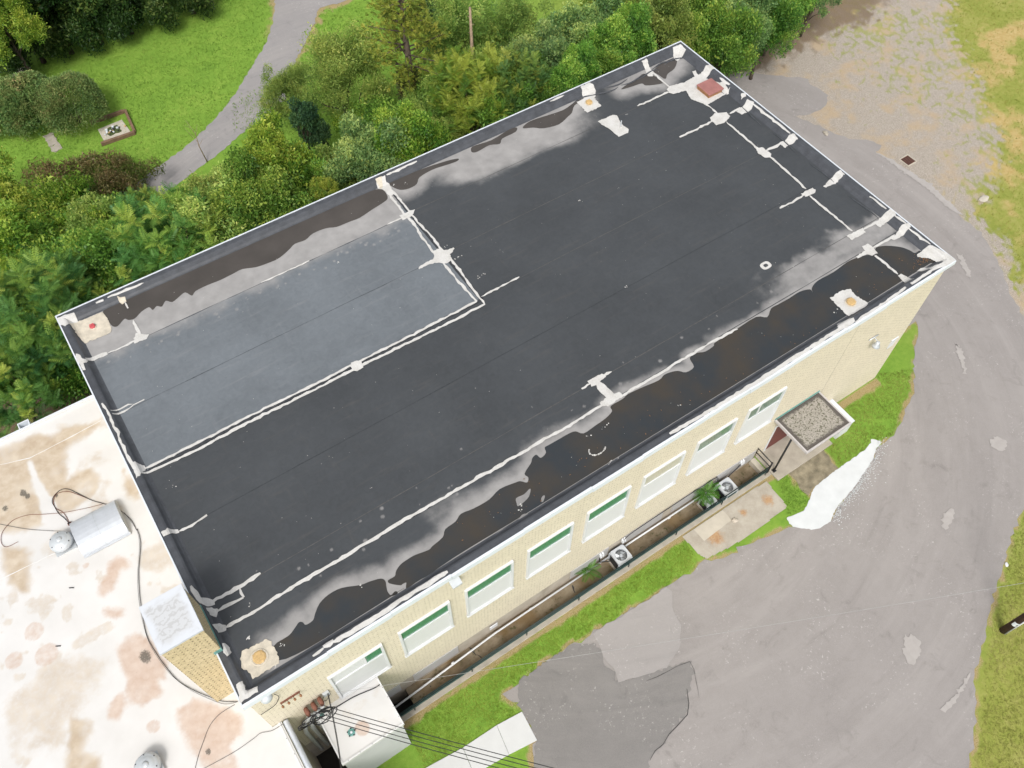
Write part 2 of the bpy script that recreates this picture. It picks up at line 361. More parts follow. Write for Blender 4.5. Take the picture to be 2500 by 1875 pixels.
def ground_attrs(X,Y):
    n=fbm(X*.5,Y*.5,5); nf=fbm(X*2.3+9,Y*2.3,4); nz=fbm(X*4.1+2,Y*4.1+7,3); nm=fbm(X*.16+3,Y*.16+8,3)
    g=pdist(X,Y,GRAVEL); gravel=sstep(1.4,-1.2,g+(nf-.5)*2.6+(nz-.5)*1.5)
    lot=pdist(X,Y,LOT); edge=sstep(.5,.0,np.abs(lot)+(nf-.35)*.75)*(lot>-.4)
    # gravel keeps a patchy growth of grass and orange clay
    far=sstep(42,62,X+.35*(Y-8)); tuft=sstep(.48,.72,nz*.6+nm*.4+.06*sstep(46,58,X))*gravel*sstep(42,50,X)*.8
    gravel=gravel*(1-.74*tuft)
    bank=sstep(34,46,X+2.4*np.maximum(0,-Y-6)*(X>22))*1.0
    clay=.8*bank*sstep(.44,.70,n*.5+nm*.3+nf*.2+.03*sstep(50,62,X))*sstep(-6,3,Y)
    clay=np.maximum(clay*(X>40)*sstep(-1.5,1.0,g+2.5),0)
    litter=np.maximum(sstep(3.2,-1.6,pdist(X,Y,LITTER)+(nf-.5)*4),sstep(1,-1,pdist(X,Y,BARE)))
    dry=np.maximum(edge*.9,sstep(.5,-.2,pdist(X,Y,MOSSY)+(nf-.5)*.6))
    # worn strips along the retaining wall, the house wall and the driveway shoulder
    dry=np.maximum(dry,sstep(.34,.05,np.abs(Y+1.15)+(nf-.5)*.35)*(X>3)*(X<26))
    dry=np.maximum(dry,sstep(.55,.1,np.abs(Y+.05)+(nf-.5)*.4)*(X>27)*(X<34)*(Y<.2))
    dr=pdist(X,Y,DRIVE); dry=np.maximum(dry,sstep(1.1,.1,dr+(nf-.4)*1.6)*(Y>20)*sstep(17,22,X)*.9)
    wood=sstep(4.5,1,np.abs(Y-22)+(n-.5)*4)*(X<33)*(X>-20)*(Y>18)
    wood=np.maximum(wood,sstep(5,1,pdist(X,Y,[(-20,52),(-4,54),(4,60),(10,72),(-20,72)])+(n-.5)*4))
    wood=np.maximum(wood,sstep(1.5,-1,pdist(X,Y,[(-30,19),(2,19),(1,26),(-6,30),(-30,30)])+(n-.5)*3))
    return dict(gravel=gravel,bank=bank,clay=clay,litter=np.clip(litter,0,1),dry=np.clip(dry,0,1),wood=wood)
def mat_ground():
    t=NT('ground cover'); A={k:t.attr(k) for k in('gravel','bank','clay','litter','dry','wood')}
    n1=t.noise(.45,5,.6); n2=t.noise(3.2,6,.65); n3=t.noise(24,4,.6); v=t.vor(26)
    mixn=t.math('ADD',t.math('MULTIPLY',n1,.5),t.math('MULTIPLY',n2,.5))
    lawn=t.ramp(mixn,[(.28,(.110,.215,.028)),(.5,(.165,.29,.038)),(.74,(.245,.345,.06))])
    bank=t.ramp(mixn,[(.30,(.16,.205,.03)),(.5,(.25,.27,.06)),(.72,(.34,.315,.11))])
    col=t.mix(A['bank'],lawn,bank)
    soil=t.ramp(n2,[(.3,(.05,.04,.024)),(.7,(.09,.085,.035))]); col=t.mix(t.math('MULTIPLY',A['wood'],.9),col,soil)
    def over(col,a,c,lo=.3,hi=.75,amt=1.0,ns=n3):
        k=t.bw(t.math('ADD',a,t.math('MULTIPLY',t.math('SUBTRACT',ns,.5),.9)),lo,hi,0,amt); return t.mix(k,col,c)
    col=over(col,A['clay'],t.ramp(n2,[(.3,(.44,.27,.11)),(.7,(.52,.39,.20))]),.3,.9,.8)
    col=over(col,A['dry'],t.ramp(n3,[(.3,(.20,.135,.06)),(.5,(.33,.25,.12)),(.75,(.42,.35,.24))]),.3,.8,.95)
    gr=t.ramp(t.math('ADD',t.math('MULTIPLY',n3,.5),t.math('MULTIPLY',v.outputs['Distance'],.7)),[(.25,(.17,.145,.115)),(.5,(.29,.255,.215)),(.8,(.42,.375,.325))])
    gr=t.mix(t.bw(n1,.47,.66,0,.62),gr,(.43,.315,.185)); gr=t.mix(t.bw(n2,.55,.75,0,.4),gr,(.20,.165,.125)); col=over(col,A['gravel'],gr,.25,.7)
    col=over(col,A['litter'],t.ramp(n3,[(.3,(.07,.045,.03)),(.55,(.19,.14,.09)),(.75,(.33,.27,.20))]),.3,.85,.9)
    t.bump(t.math('ADD',n3,t.math('MULTIPLY',n2,.6)),.5,.05); return t.fin(col,.95,0,.2)
M['ground']=mat_ground()
g=grid('ground',-18,78,-24,70,.2,0,ground_attrs,M['ground'],drop=lambda x,y:((x>.5)&(x<1.7)&(y>-7.4)&(y<.3))|((x>1.4)&(x<25.2)&(y>-.95)&(y<.3))|((x>.8)&(x<33)&(y>.6)&(y<18)))
tag(g,'lawn, gravel and bare clay around the building','ground',kind='structure')
def mat_far():
    t=NT('distant ground'); c=t.ramp(t.noise(.05,5),[(.3,(.06,.12,.02)),(.7,(.15,.2,.04))]); return t.fin(c,.95)
far=MB()
for a,b,c,d in ((-600,-18,-600,600),(78,600,-600,600),(-18,78,-600,-24),(-18,78,70,600)): far.add([(a,c,0),(b,c,0),(b,d,0),(a,d,0)],[(0,1,2,3)])
tag(far.build('distant_ground',mat_far()),'open green ground beyond the property','ground',kind='structure')

def mat_asphalt(name,lo,hi,tint,rut=.0):
    t=NT(name); n1=t.noise(.22,5,.6); n2=t.noise(1.6,6,.65,None,.6); n3=t.noise(45,3); v=t.vor(38)
    c=t.ramp(t.math('ADD',t.math('MULTIPLY',n1,.55),t.math('MULTIPLY',n2,.45)),[(.32,lo),(.68,hi)])
    sp=t.math('ADD',t.math('MULTIPLY',n3,.6),t.math('MULTIPLY',v.outputs['Distance'],.6)); c=t.mix(t.bw(sp,.30,.72,.0,.6),c,tint)
    # tyre-worn bands running round the building
    sb_=t.n('ShaderNodeVectorMath',operation='SUBTRACT'); t.l(t.co,sb_.inputs[0]); sb_.inputs[1].default_value=(20,9,0); ln_=t.n('ShaderNodeVectorMath',operation='LENGTH'); t.l(sb_.outputs[0],ln_.inputs[0]); sx_=t.n('ShaderNodeSeparateXYZ'); t.l(sb_.outputs[0],sx_.inputs[0]); pc=t.n('ShaderNodeCombineXYZ'); t.l(ln_.outputs['Value'],pc.inputs[0]); t.l(t.math('MULTIPLY',t.math('ARCTAN2',sx_.outputs[1],sx_.outputs[0]),2.2),pc.inputs[1]); pol=pc.outputs[0]
    wv=t.noise(.75,7,.66,pol,.5); c=t.mix(t.bw(wv,.42,.75,0,.5),c,tuple(x*1.12 for x in tint))
    wv2=t.noise(1.7,6,.64,pol,.3); c=t.mix(t.bw(wv2,.5,.85,0,.35),c,tuple(x*.75 for x in lo))
    # scaled-off pale spots
    w=t.noise(6,7,.78); k=t.bw(t.noise(.42,4,.6),.48,.60); c=t.mix(t.math('MULTIPLY',t.bw(w,.565,.64),t.math('MULTIPLY',k,.8)),c,(.47,.45,.43)); dk=t.bw(t.noise(.9,6,.7,None,.8),.55,.72,0,.35); c=t.mix(dk,c,tuple(x*.72 for x in lo))
    t.bump(sp,.35,.012); return t.fin(c,.9,0,.25)
M['asphalt']=mat_asphalt('old sun-bleached asphalt',(.205,.188,.180),(.282,.262,.251),(.308,.287,.274))
M['asphalt_dark']=mat_asphalt('dark worn asphalt',(.135,.13,.128),(.195,.187,.183),(.235,.222,.21))
M['asphalt_patch']=mat_asphalt('smooth asphalt overlay',(.265,.25,.242),(.30,.282,.274),(.32,.30,.29))
M['asphalt_spot']=simple('bare pale asphalt base',(.355,.332,.315),.08,3,.95,0,.2)
M['drive_asphalt']=mat_asphalt('grey driveway asphalt',(.195,.19,.20),(.285,.275,.275),(.315,.295,.28))
def sheet(name,pts,z,m,label,cat='pavement',parent=None,th=.0,kind='structure',step=.25,amp=.05):
    bm=tridom(name,jag(pts,step,amp)); me=bpy.data.meshes.new(name); bm.to_mesh(me); bm.free(); o=link(name,me,m,parent); o.location.z=z
    if not parent: tag(o,label,cat,kind=kind)
    return o
lot=sheet('parking_lot',LOT,.012,M['asphalt'],'wide faded grey asphalt lot curving round the building')
sheet('asphalt_wear',[(9.08,-2.46),(9.54,-2.38),(10.51,-2.36),(11.91,-2.35),(12.77,-2.73),(13.00,-3.09),(12.87,-3.54),(12.68,-3.89),(12.86,-4.21),(12.67,-4.73),(13.72,-5.11),(14.90,-5.44),(15.89,-5.83),(15.82,-6.18),(15.37,-6.54),(14.88,-6.86),(14.36,-7.47),(13.37,-7.55),(12.74,-7.81),(12.05,-7.89),(11.56,-8.33),(10.19,-9.13),(6.92,-6.94),(7.78,-5.56),(8.31,-4.84),(8.52,-4.77),(8.64,-3.45),(8.67,-3.16)],.018,M['asphalt_dark'],None,parent=lot,step=.12,amp=.06)
sheet('asphalt_overlay',[(13.11,-2.47),(14.63,-2.57),(15.38,-2.57),(16.45,-2.63),(17.22,-2.63),(17.26,-2.95),(16.84,-3.54),(16.76,-3.92),(16.60,-4.38),(15.88,-5.14),(14.90,-5.44),(13.72,-5.11),(12.76,-4.80),(12.91,-4.24),(12.87,-3.54),(13.00,-3.09)],.026,M['asphalt_patch'],None,parent=lot,amp=.03)
for q in ([(24.63,-10.23),(24.97,-10.53),(24.99,-10.82),(24.63,-11.13),(23.94,-11.37),(23.77,-11.16),(23.88,-10.83)],[(35.82,-5.82),(36.37,-5.82),(36.56,-6.32),(36.07,-6.62),(35.71,-6.43),(35.60,-6.04)],[(30.69,-7.24),(31.22,-7.26),(31.30,-7.40),(30.79,-7.71),(30.21,-7.89),(29.95,-7.72)],[(39.28,-0.68),(39.15,-1.33),(38.37,-2.15),(38.10,-2.47),(38.02,-2.32),(38.33,-1.92),(38.85,-1.13)],[(24.88,-13.16),(25.50,-12.98),(25.77,-12.97),(24.88,-13.29),(23.83,-13.48),(23.48,-13.50),(23.42,-13.27),(24.08,-13.27)],[(44.46,3.61),(44.72,3.44),(43.96,2.14),(43.51,1.86),(43.90,2.66)]):
    sheet('bare_spot',q,.020,M['asphalt_spot'],None,parent=lot,step=.09,amp=.04)
# cracks in the lot: thin dark fissures
ck=simple('dark crack line',(.05,.048,.046),.3,6,.9)  # one flat dark colour for all cracks
for q,wd in (([(15.89,-5.83),(15.36,-5.68),(14.89,-5.63),(14.25,-5.53),(13.77,-5.41)],.05),([(15.89,-5.83),(15.82,-6.18),(15.42,-6.90),(15.22,-7.22)],.035),([(15.03,-6.64),(14.71,-7.14),(14.36,-7.47),(13.61,-7.59),(13.22,-7.64),(12.74,-7.81),(12.31,-7.82),(11.91,-7.98)],.07)):
    sheet('crack',ribbon(q,max(wd*.42,.014),.25,.003),.031,ck,None,parent=lot,amp=0,step=9)
# broken darker kerbless rim along the gravel
sheet('broken_edge',[(47.01,12.43),(47.48,11.32),(47.49,10.45),(47.59,9.26),(47.83,8.41),(47.61,7.60),(47.44,6.63),(47.33,5.54),(47.08,5.82),(47.00,6.66),(47.25,8.11),(47.18,9.53),(47.12,10.98)],.020,M['asphalt_spot'],None,parent=lot,step=.15,amp=.05)
sheet('driveway',DRIVE,.012,M['drive_asphalt'],'narrow grey asphalt driveway curving past the lawn')
# concrete work by the entrance
sheet('gravel_patch',MOSSY,.008,simple('mossy broken gravel',(.22,.19,.13),.45,2.5,.95,0,.5),'mossy broken gravel patch in front of the door canopy',amp=.08)
def mat_pad():
    t=NT('rust stained concrete'); c=t.ramp(t.noise(1.5,6,.65),[(.3,(.30,.265,.215)),(.7,(.42,.385,.325))])
    c=t.mix(t.bw(t.noise(30,3),.55,.7,0,.4),c,(.5,.47,.42)); r_=t.attr('rust'); k=t.bw(t.math('ADD',r_,t.math('MULTIPLY',t.math('SUBTRACT',t.noise(5,6,.75),.5),1.6)),.35,1.0,0,.75)
    c=t.mix(k,c,t.ramp(t.noise(14,3),[(.3,(.30,.13,.04)),(.7,(.45,.27,.11))])); t.bump(t.noise(30,3),.3,.01); return t.fin(c,.92)
PAD = [(19.41,-1.13),(24.75,-1.18),(24.66,-2.77),(22.93,-2.85),(21.12,-2.82),(19.63,-2.63),(19.45,-2.20)]
RUST = [(20.68,-2.09),(22.64,-1.83),(24.09,-2.01),(20.88,-1.63)]
pad=grid('concrete_pad',16.5,27,-5.5,-.9,.05,.045,lambda X,Y:dict(rust=sum(np.exp(-((X-a)**2+(Y-b)**2)/(s*s)) for (a,b),s in zip(RUST,(.5,.26,.36,.2)))),mat_pad(),drop=lambda x,y:pdist(x,y,PAD)>0)
tag(pad,'old rust stained concrete pad beside the railing','pad',kind='structure')
sheet('pale_slab',[(20.09,-1.17),(21.90,-1.16),(21.90,-1.81),(20.11,-1.89)],.052,M['slab_pale'],'pale newer concrete square set in the rust stained pad',amp=.01)
sp=MB().prism(jag([(24.23,-3.17),(25.15,-3.38),(25.85,-3.10),(26.46,-2.75),(27.51,-2.68),(28.26,-2.66),(29.18,-2.66),(30.22,-2.64),(30.69,-2.54),(30.86,-2.38),(31.16,-2.72),(31.07,-2.84),(30.65,-2.93),(30.15,-3.22),(28.91,-3.61),(28.01,-3.87),(26.91,-4.06),(26.25,-4.28),(25.85,-4.50),(25.19,-4.46),(24.76,-4.29),(24.15,-3.69),(24.12,-3.47)],.10,.012),.010,.030)
tag(sp.build('white_spill',simple('spilled white coating',(.57,.59,.595),.07,1.4,.85,0,.5)),'bright white spill of coating along the lot edge','spill',kind='structure')
spl=MB(); e=[(31.05,-2.65),(30.10,-3.27),(28.80,-3.71),(27.95,-4.00),(26.81,-4.16),(25.90,-4.53)]
for i in range(800):
    a,b=random.choice(list(zip(e,e[1:]))); t_=random.random(); x=a[0]+(b[0]-a[0])*t_+random.expovariate(5); y=a[1]+(b[1]-a[1])*t_-random.expovariate(7)+.08; r_=random.uniform(.004,.03)
    spl.add([(x+r_*math.cos(k)*random.uniform(.6,1.3),y+r_*math.sin(k)*random.uniform(.6,1.3),.034) for k in np.linspace(0,5.2,6)],[tuple(range(6))])
tag(spl.build('spill_spatter',bpy.data.materials['spilled white coating']),'white spatter thrown off the spill onto the asphalt','spatter',kind='stuff')
wk=empty('front_walk',(10,-5,0),'white concrete walk of three slabs at the lot corner','walk'); wk['kind']='structure'
WK = [(8.63,-3.48),(8.51,-4.77),(7.44,-3.34),(7.23,-4.58),(5.79,-3.30),(5.63,-4.41),(3.77,-3.07),(3.63,-4.34)]
for i in range(3):
    a,b,d,c=WK[2*i],WK[2*i+1],WK[2*i+2],WK[2*i+3]
    def lp(p,q,t): return (p[0]+(q[0]-p[0])*t,p[1]+(q[1]-p[1])*t)
    o=MB().prism([lp(a,d,.004),lp(b,c,.004),lp(b,c,.996),lp(a,d,.996)],-.1,.06).build('slab',M['pale_concrete'],None,bevel=.008); o.parent=wk; o.matrix_parent_inverse=wk.matrix_world.inverted(); o.location=(-10,5,0); o.matrix_parent_inverse=Matrix.Identity(4)
# iron grate in the gravel
gr=empty('drain_grate',(48.2,10.7,0),'rusty iron storm drain grate set in the gravel','drain grate')
MB().box(-.36,.36,-.34,.34,-.3,.005).build('pit',M['black'],gr)
for k in range(7): MB().box(-.33,.33,-.30+k*.1-.014,-.30+k*.1+.014,.006,.045).build('bar',M['rust'],gr)
fr=MB(); fr.box(-.42,.42,.34,.40,0,.05).box(-.42,.42,-.40,-.34,0,.05).box(-.42,-.36,-.339,.339,0,.05).box(.36,.42,-.339,.339,0,.05); fr.build('frame',M['slab_pale'],gr)
# stones on the bank and the gravel
for k,(q,lab) in enumerate((([(49.50,5.74)][0],'flat pale stone at the foot of the grassy bank'),([(45.64,15.48)][0],'small grey stone lying on the pavement edge'),([(22.01,-1.93)][0],'broken pale concrete chunk on the rusty pad'),([(31.11,-10.62)][0],'white scrap lying at the lot edge by the bank'))):
    bm=bmesh.new(); bmesh.ops.create_icosphere(bm,subdivisions=2,radius=1)
    for v in bm.verts: v.co*=random.uniform(.82,1.12)
    s_=((.42,.25,.07),(.26,.17,.09),(.17,.12,.10),(.12,.08,.05))[k]
    bmesh.ops.scale(bm,verts=bm.verts,vec=s_); me=bpy.data.meshes.new('stone'); bm.to_mesh(me); bm.free()
    o=link('stone',me,(M['slab_pale'],M['concrete'],M['pot_pink'],M['white_vinyl'])[k]); o.location=(q[0],q[1],s_[2]*.6+(.045 if k==2 else 0)); o.rotation_euler.z=k*1.3; tag(o,lab,'stone')
# grass blades ------------------------------------------------------
def mat_blades():
    t=NT('grass blades'); c=t.attr('col',True); t.l(c,t.b.inputs['Base Color']); t.b.inputs['Roughness'].default_value=.7; t.b.inputs['Specular IOR Level'].default_value=.2
    tr=t.n('ShaderNodeBsdfTranslucent'); t.l(c,tr.inputs['Color']); mx=t.n('ShaderNodeMixShader'); mx.inputs[0].default_value=.3
    t.l(t.b.outputs[0],mx.inputs[1]); t.l(tr.outputs[0],mx.inputs[2]); t.l(mx.outputs[0],t.out.inputs['Surface']); return t.m
M['blades']=mat_blades()
def raw_mesh(name,V,F,C):
    """V (n,3), F (m,k) indices, C (n,3) colour"""
    me=bpy.data.meshes.new(name); me.vertices.add(len(V)); me.vertices.foreach_set('co',V.astype(np.float32).ravel()); k=F.shape[1]
    me.loops.add(F.size); me.loops.foreach_set('vertex_index',F.astype(np.int32).ravel()); me.polygons.add(len(F)); me.polygons.foreach_set('loop_start',(np.arange(len(F))*k).astype(np.int32)); me.update()
    at=me.attributes.new('col','FLOAT_COLOR','POINT'); at.data.foreach_set('color',np.concatenate([C,np.ones((len(C),1))],1).astype(np.float32).ravel()); return me
def grass(name,label,region,dens,h,pal,avoid=()):
    P=np.array(region); x0,y0=P.min(0); x1,y1=P.max(0); n=int((x1-x0)*(y1-y0)*dens); x=rng.uniform(x0,x1,n); y=rng.uniform(y0,y1,n)
    k=pdist(x,y,region)<0
    for a in avoid: k&=pdist(x,y,a)>.04
    k&=fbm(x*.9+4,y*.9,3)>.22+rng.normal(0,.08,n)
    at=ground_attrs(x,y); bad=np.maximum(np.maximum(at['gravel'],at['clay']*.8),np.maximum(at['litter'],at['dry']*.9)); k&=rng.random(n)>bad*1.05
    x=x[k];y=y[k];n=len(x); B=3
    X=np.repeat(x,B)+rng.normal(0,.03,n*B); Y=np.repeat(y,B)+rng.normal(0,.03,n*B); a=rng.uniform(0,6.28,n*B); hh=h*rng.uniform(.5,1.3,n*B); wd=h*rng.uniform(.16,.30,n*B); ln=rng.uniform(.3,1.1,n*B)
    dx,dy=np.cos(a),np.sin(a); V=np.zeros((n*B,3,3))
    V[:,0]=np.stack([X-dy*wd/2,Y+dx*wd/2,np.zeros(n*B)],1); V[:,1]=np.stack([X+dy*wd/2,Y-dx*wd/2,np.zeros(n*B)],1); V[:,2]=np.stack([X+dx*hh*ln,Y+dy*hh*ln,hh],1)
    t=np.clip(np.repeat(fbm(x*.7,y*.7,4),B)*1.7-.35+rng.normal(0,.22,n*B),0,1)[:,None]; pal=np.array(pal)
    C=np.where(t<.5,pal[0]+(pal[1]-pal[0])*t*2,pal[1]+(pal[2]-pal[1])*(t*2-1))
    me=raw_mesh(name,V.reshape(-1,3),np.arange(n*B*3).reshape(-1,3),np.repeat(C,3,0)); o=link(name,me,M['blades']); return tag(o,label,'grass',kind='stuff')
LAWN=[(.12,.23,.03),(.185,.315,.04),(.28,.385,.075)]
grass('lawn_grass','bright mown lawn on the far side of the driveway',[(-1.51,39.94),(2.84,55.72),(7.50,59.48),(22.21,49.83),(20.75,46.72),(19.24,44.58),(17.81,43.22),(15.99,41.36),(14.17,39.80),(11.85,38.23),(10.05,37.33),(7.82,36.51),(6.63,36.05),(3.66,36.52)],55,.10,LAWN)
grass('strip_grass','narrow grass strip between the railing and the asphalt lot',[(4.28,-0.98),(19.39,-1.15),(19.30,-2.11),(19.16,-2.64),(18.79,-2.70),(17.45,-2.63),(16.06,-2.66),(14.67,-2.52),(13.24,-2.48),(11.91,-2.35),(10.51,-2.36),(9.54,-2.38),(9.08,-2.46),(8.34,-2.36),(8.67,-3.16),(8.64,-3.45),(4.30,-3.23),(4.07,-3.31)],520,.055,[(.15,.235,.025),(.24,.32,.04),(.35,.39,.08)],[WK[0:2]+WK[6:8][::-1],PAD])
grass('corner_grass','small lawn wedge between the building corner and the lot',[(34.25,0.19),(36.01,-0.58),(34.80,-1.66),(33.92,-2.05),(32.74,-2.58),(32.00,-2.82),(31.16,-2.72),(30.86,-2.38),(30.22,-2.64),(29.18,-2.66),(28.31,-2.61),(28.31,-1.90),(28.30,-1.36),(30.34,-1.35),(31.11,0.31)],330,.06,[(.15,.195,.03),(.235,.265,.05),(.33,.325,.09)],[MOSSY])
grass('wedge_grass','little grass wedge between the rusty pad and the mossy gravel',[(25.16,-1.29),(25.95,-1.47),(25.92,-1.96),(25.98,-2.43),(25.90,-3.05),(25.09,-3.34),(24.35,-3.09),(24.71,-2.67)],240,.075,LAWN)
grass('bank_grass','yellowing grass bank on the outer side of the lot',[(64.79,21.91),(61.77,18.84),(60.25,17.08),(59.03,15.23),(58.08,13.31),(55.56,10.16),(55.02,8.99),(53.44,7.82),(50.00,6.15),(48.25,5.70),(47.84,4.38),(46.68,2.39),(45.80,0.57),(45.04,-0.77),(46.20,-1.54),(60.24,9.09)]+[(70.60,18.10)],26,.10,[(.17,.21,.03),(.28,.285,.05),(.38,.33,.10)])
grass('verge_grass','green verge around the utility pole',[(34.17,-9.23),(33.01,-9.67),(32.20,-10.01),(30.31,-11.07),(28.68,-11.87),(27.91,-12.35),(26.88,-12.90),(26.33,-13.21),(25.65,-13.74),(24.76,-14.43),(24.09,-14.91),(22.82,-15.62),(22.14,-15.99),(24.77,-17.75),(34.92,-10.07)],190,.07,[(.18,.205,.04),(.28,.285,.07),(.38,.35,.13)])
grass('weedy_grass','rough grass under the trees behind the building',[(14.65,40.12),(18.93,40.43),(20.83,42.28),(22.53,44.06),(24.22,46.16),(26.29,45.78),(36.81,40.26),(31.22,31.83),(23.94,31.79),(17.20,31.74),(12.87,36.06)],40,.12,LAWN)

# ================================================================== the main building
L_, W_, H_, ZR = 34.0, 18.83, 9.39, 9.13
YW = .15
def wpart(o,p):
    """parent a part that was modelled in world coordinates"""
    o.parent=p
    q=p; off=Vector((0,0,0))
    while q is not None: off+=q.location; q=q.parent
    o.location=o.location-off; return o
bld=empty('brick_building',(0,0,0),'long two storey buff brick building with patched black flat roof','building')
wl=MB(); wl.add([(.15,YW,.9),(33.85,YW,.9),(33.85,YW,9.1),(.15,YW,9.1)],[(0,1,2,3)])
wl.add([(33.85,YW,-.1),(33.85,W_-.15,-.1),(33.85,W_-.15,9.1),(33.85,YW,9.1)],[(0,1,2,3)]); wl.add([(.15,W_-.15,-.1),(.15,YW,-.1),(.15,YW,9.1),(.15,W_-.15,9.1)],[(0,1,2,3)]); wl.add([(33.85,W_-.15,-.1),(.15,W_-.15,-.1),(.15,W_-.15,9.1),(33.85,W_-.15,9.1)],[(0,1,2,3)])
wl.add([(25.25,YW,-.1),(33.85,YW,-.1),(33.85,YW,.9),(25.25,YW,.9)],[(0,1,2,3)])
wall=wl.build('wall',M['brick'],bld)
wb=MB().add([(.15,YW+.03,-1.6),(25.25,YW+.03,-1.6),(25.25,YW+.03,.9),(.15,YW+.03,.9)],[(0,1,2,3)]); wb.add([(.15,YW,.9),(25.25,YW,.9),(25.25,YW+.03,.9),(.15,YW+.03,.9)],[(3,2,1,0)]); wb.build('foundation_wall',M['block'],bld)
# sheet-metal covers over the basement windows
for a,b in ((4.2,4.85),(5.5,7.72),(13.75,15.9),(16.9,19.15),(19.75,22.3),(22.5,25.05)): MB().box(a,b,YW-.02,YW+.028,-.02,.86).build('window_cover',M['siding_low'],bld)
# roof sheet with silt left by the ponds ----------------------------
POND_L = [(1.81,17.24),(1.99,17.13),(2.35,17.34),(2.47,17.20),(2.72,17.12),(3.08,17.31),(3.44,17.37),(3.52,17.14),(3.74,17.25),(3.91,17.10),(4.16,17.31),(4.37,17.09),(4.71,17.20),(5.03,17.29),(5.20,16.96),(5.43,17.11),(5.98,17.14),(6.56,17.10),(7.18,17.13),(7.62,17.15),(8.17,16.92),(8.69,16.85),(9.12,16.83),(9.48,16.92),(9.87,17.08),(10.20,17.23),(10.69,17.18),(11.16,17.35),(11.80,17.31),(12.23,17.12),(12.87,17.08),(13.38,17.04),(14.07,17.18),(14.67,17.28),(15.06,17.42),(15.17,17.86),(15.07,18.13)] + [(14.3,18.30),(10,18.30),(6,18.30),(2.2,18.30)] + [(1.73,18.12),(1.76,17.57)]
POND_2 = [(15.60,18.32),(16.04,18.34),(16.58,18.30),(17.68,18.21),(18.75,18.05),(19.24,17.89),(19.09,17.77),(18.60,17.82),(17.79,17.92),(17.01,17.81),(16.68,17.50),(16.22,17.44),(15.82,17.60),(15.62,17.99)]
POND_3 = [(20.18,18.20),(20.49,18.22),(21.33,18.11),(22.45,18.28),(22.86,18.19),(22.62,17.95),(21.81,17.91),(21.50,17.66),(21.02,17.86),(20.30,17.79),(20.03,17.91)]
POND_4 = [(23.08,17.99),(23.62,18.21),(24.45,18.13),(25.56,17.99),(26.41,18.16),(26.93,18.18),(26.83,18.06),(26.26,17.95),(25.83,17.58),(25.49,17.45),(24.76,17.22),(23.94,17.41),(23.54,17.74)]
POND_5 = [(29.04,17.65),(29.58,17.80),(30.37,17.91),(30.80,18.01),(31.13,17.67),(31.30,16.92),(30.94,16.90),(30.31,17.19),(30.24,17.43),(29.62,17.52)]
POND_6 = [(31.39,17.88),(32.02,18.12),(32.96,18.16),(32.99,17.87),(32.45,17.44),(31.88,17.30),(31.50,17.04),(31.42,17.48)]
FRONT_1 = [(1.66,1.30),(2.23,1.34),(2.52,1.46),(2.72,1.56),(2.83,1.49),(2.88,1.35),(3.15,1.36),(3.31,1.52),(3.60,1.76),(4.01,1.87),(4.49,1.83),(5.06,1.57),(5.42,1.49),(5.77,1.38),(5.87,1.22),(5.80,1.01),(5.75,0.83),(5.78,0.66),(5.96,0.70),(6.03,0.63),(5.96,0.57),(5.77,0.63)] + [(6.3,.62),(4.5,.60),(2.6,.60)] + [(1.59,0.78)]
FRONT_2 = [(5.97,1.18),(6.23,1.18),(6.36,1.32),(6.61,1.44),(6.92,1.47),(7.23,1.46),(7.71,1.36),(7.90,1.41),(8.39,1.50),(8.62,1.71),(9.09,1.76),(9.41,1.91),(9.92,1.83),(10.59,1.82),(11.14,1.96),(11.77,1.86),(11.97,1.80),(12.14,1.62),(12.30,1.77),(12.27,1.98),(12.72,2.21),(12.89,2.36),(13.10,2.40),(13.16,2.19),(13.45,2.26),(13.54,2.47),(13.73,2.48),(14.21,2.47),(14.70,2.46),(14.96,2.39),(15.16,2.15),(15.74,2.18),(16.28,2.22),(16.69,2.34),(16.79,2.56),(17.38,2.56),(17.69,2.62),(18.31,2.57),(19.15,2.46),(19.49,2.54),(19.80,2.50),(20.10,2.38),(20.32,2.15),(20.76,2.17),(20.88,2.56),(21.07,2.66),(21.36,2.63),(21.67,2.50),(22.15,2.53),(22.26,2.62),(22.94,2.65),(23.44,2.65),(24.64,2.68),(25.03,2.41),(25.49,2.66),(25.87,2.66),(26.53,2.64),(27.16,2.66),(27.64,2.51),(27.61,2.32),(27.77,2.52),(28.27,2.67),(29.19,2.64),(30.16,2.72),(30.74,2.65),(31.20,2.53),(31.52,2.37),(31.86,2.61),(32.34,2.43),(32.82,2.02),(33.01,1.66),(33.08,1.42),(33.39,1.39),(33.30,1.09),(33.57,0.73),(33.63,0.42)] + [(33.2,.62),(29,.60),(25,.60),(20,.60),(15,.60),(11,.60),(8.4,.62)] + [(6.48,0.53),(6.45,0.75),(6.32,0.78),(6.22,0.79),(5.95,1.05)]
PONDS_B=[POND_L,POND_2,POND_3,POND_4,POND_5,POND_6]; PONDS_F=[FRONT_1,FRONT_2]
random.seed(21)
SPOTS=[(x,y,random.uniform(.06,.15)) for x,y in [(random.uniform(1,14.5),15.95-random.uniform(.15,.75)) for _ in range(48)]+[(random.uniform(2,32),3.2+random.gauss(0,.5)) for _ in range(44)]]
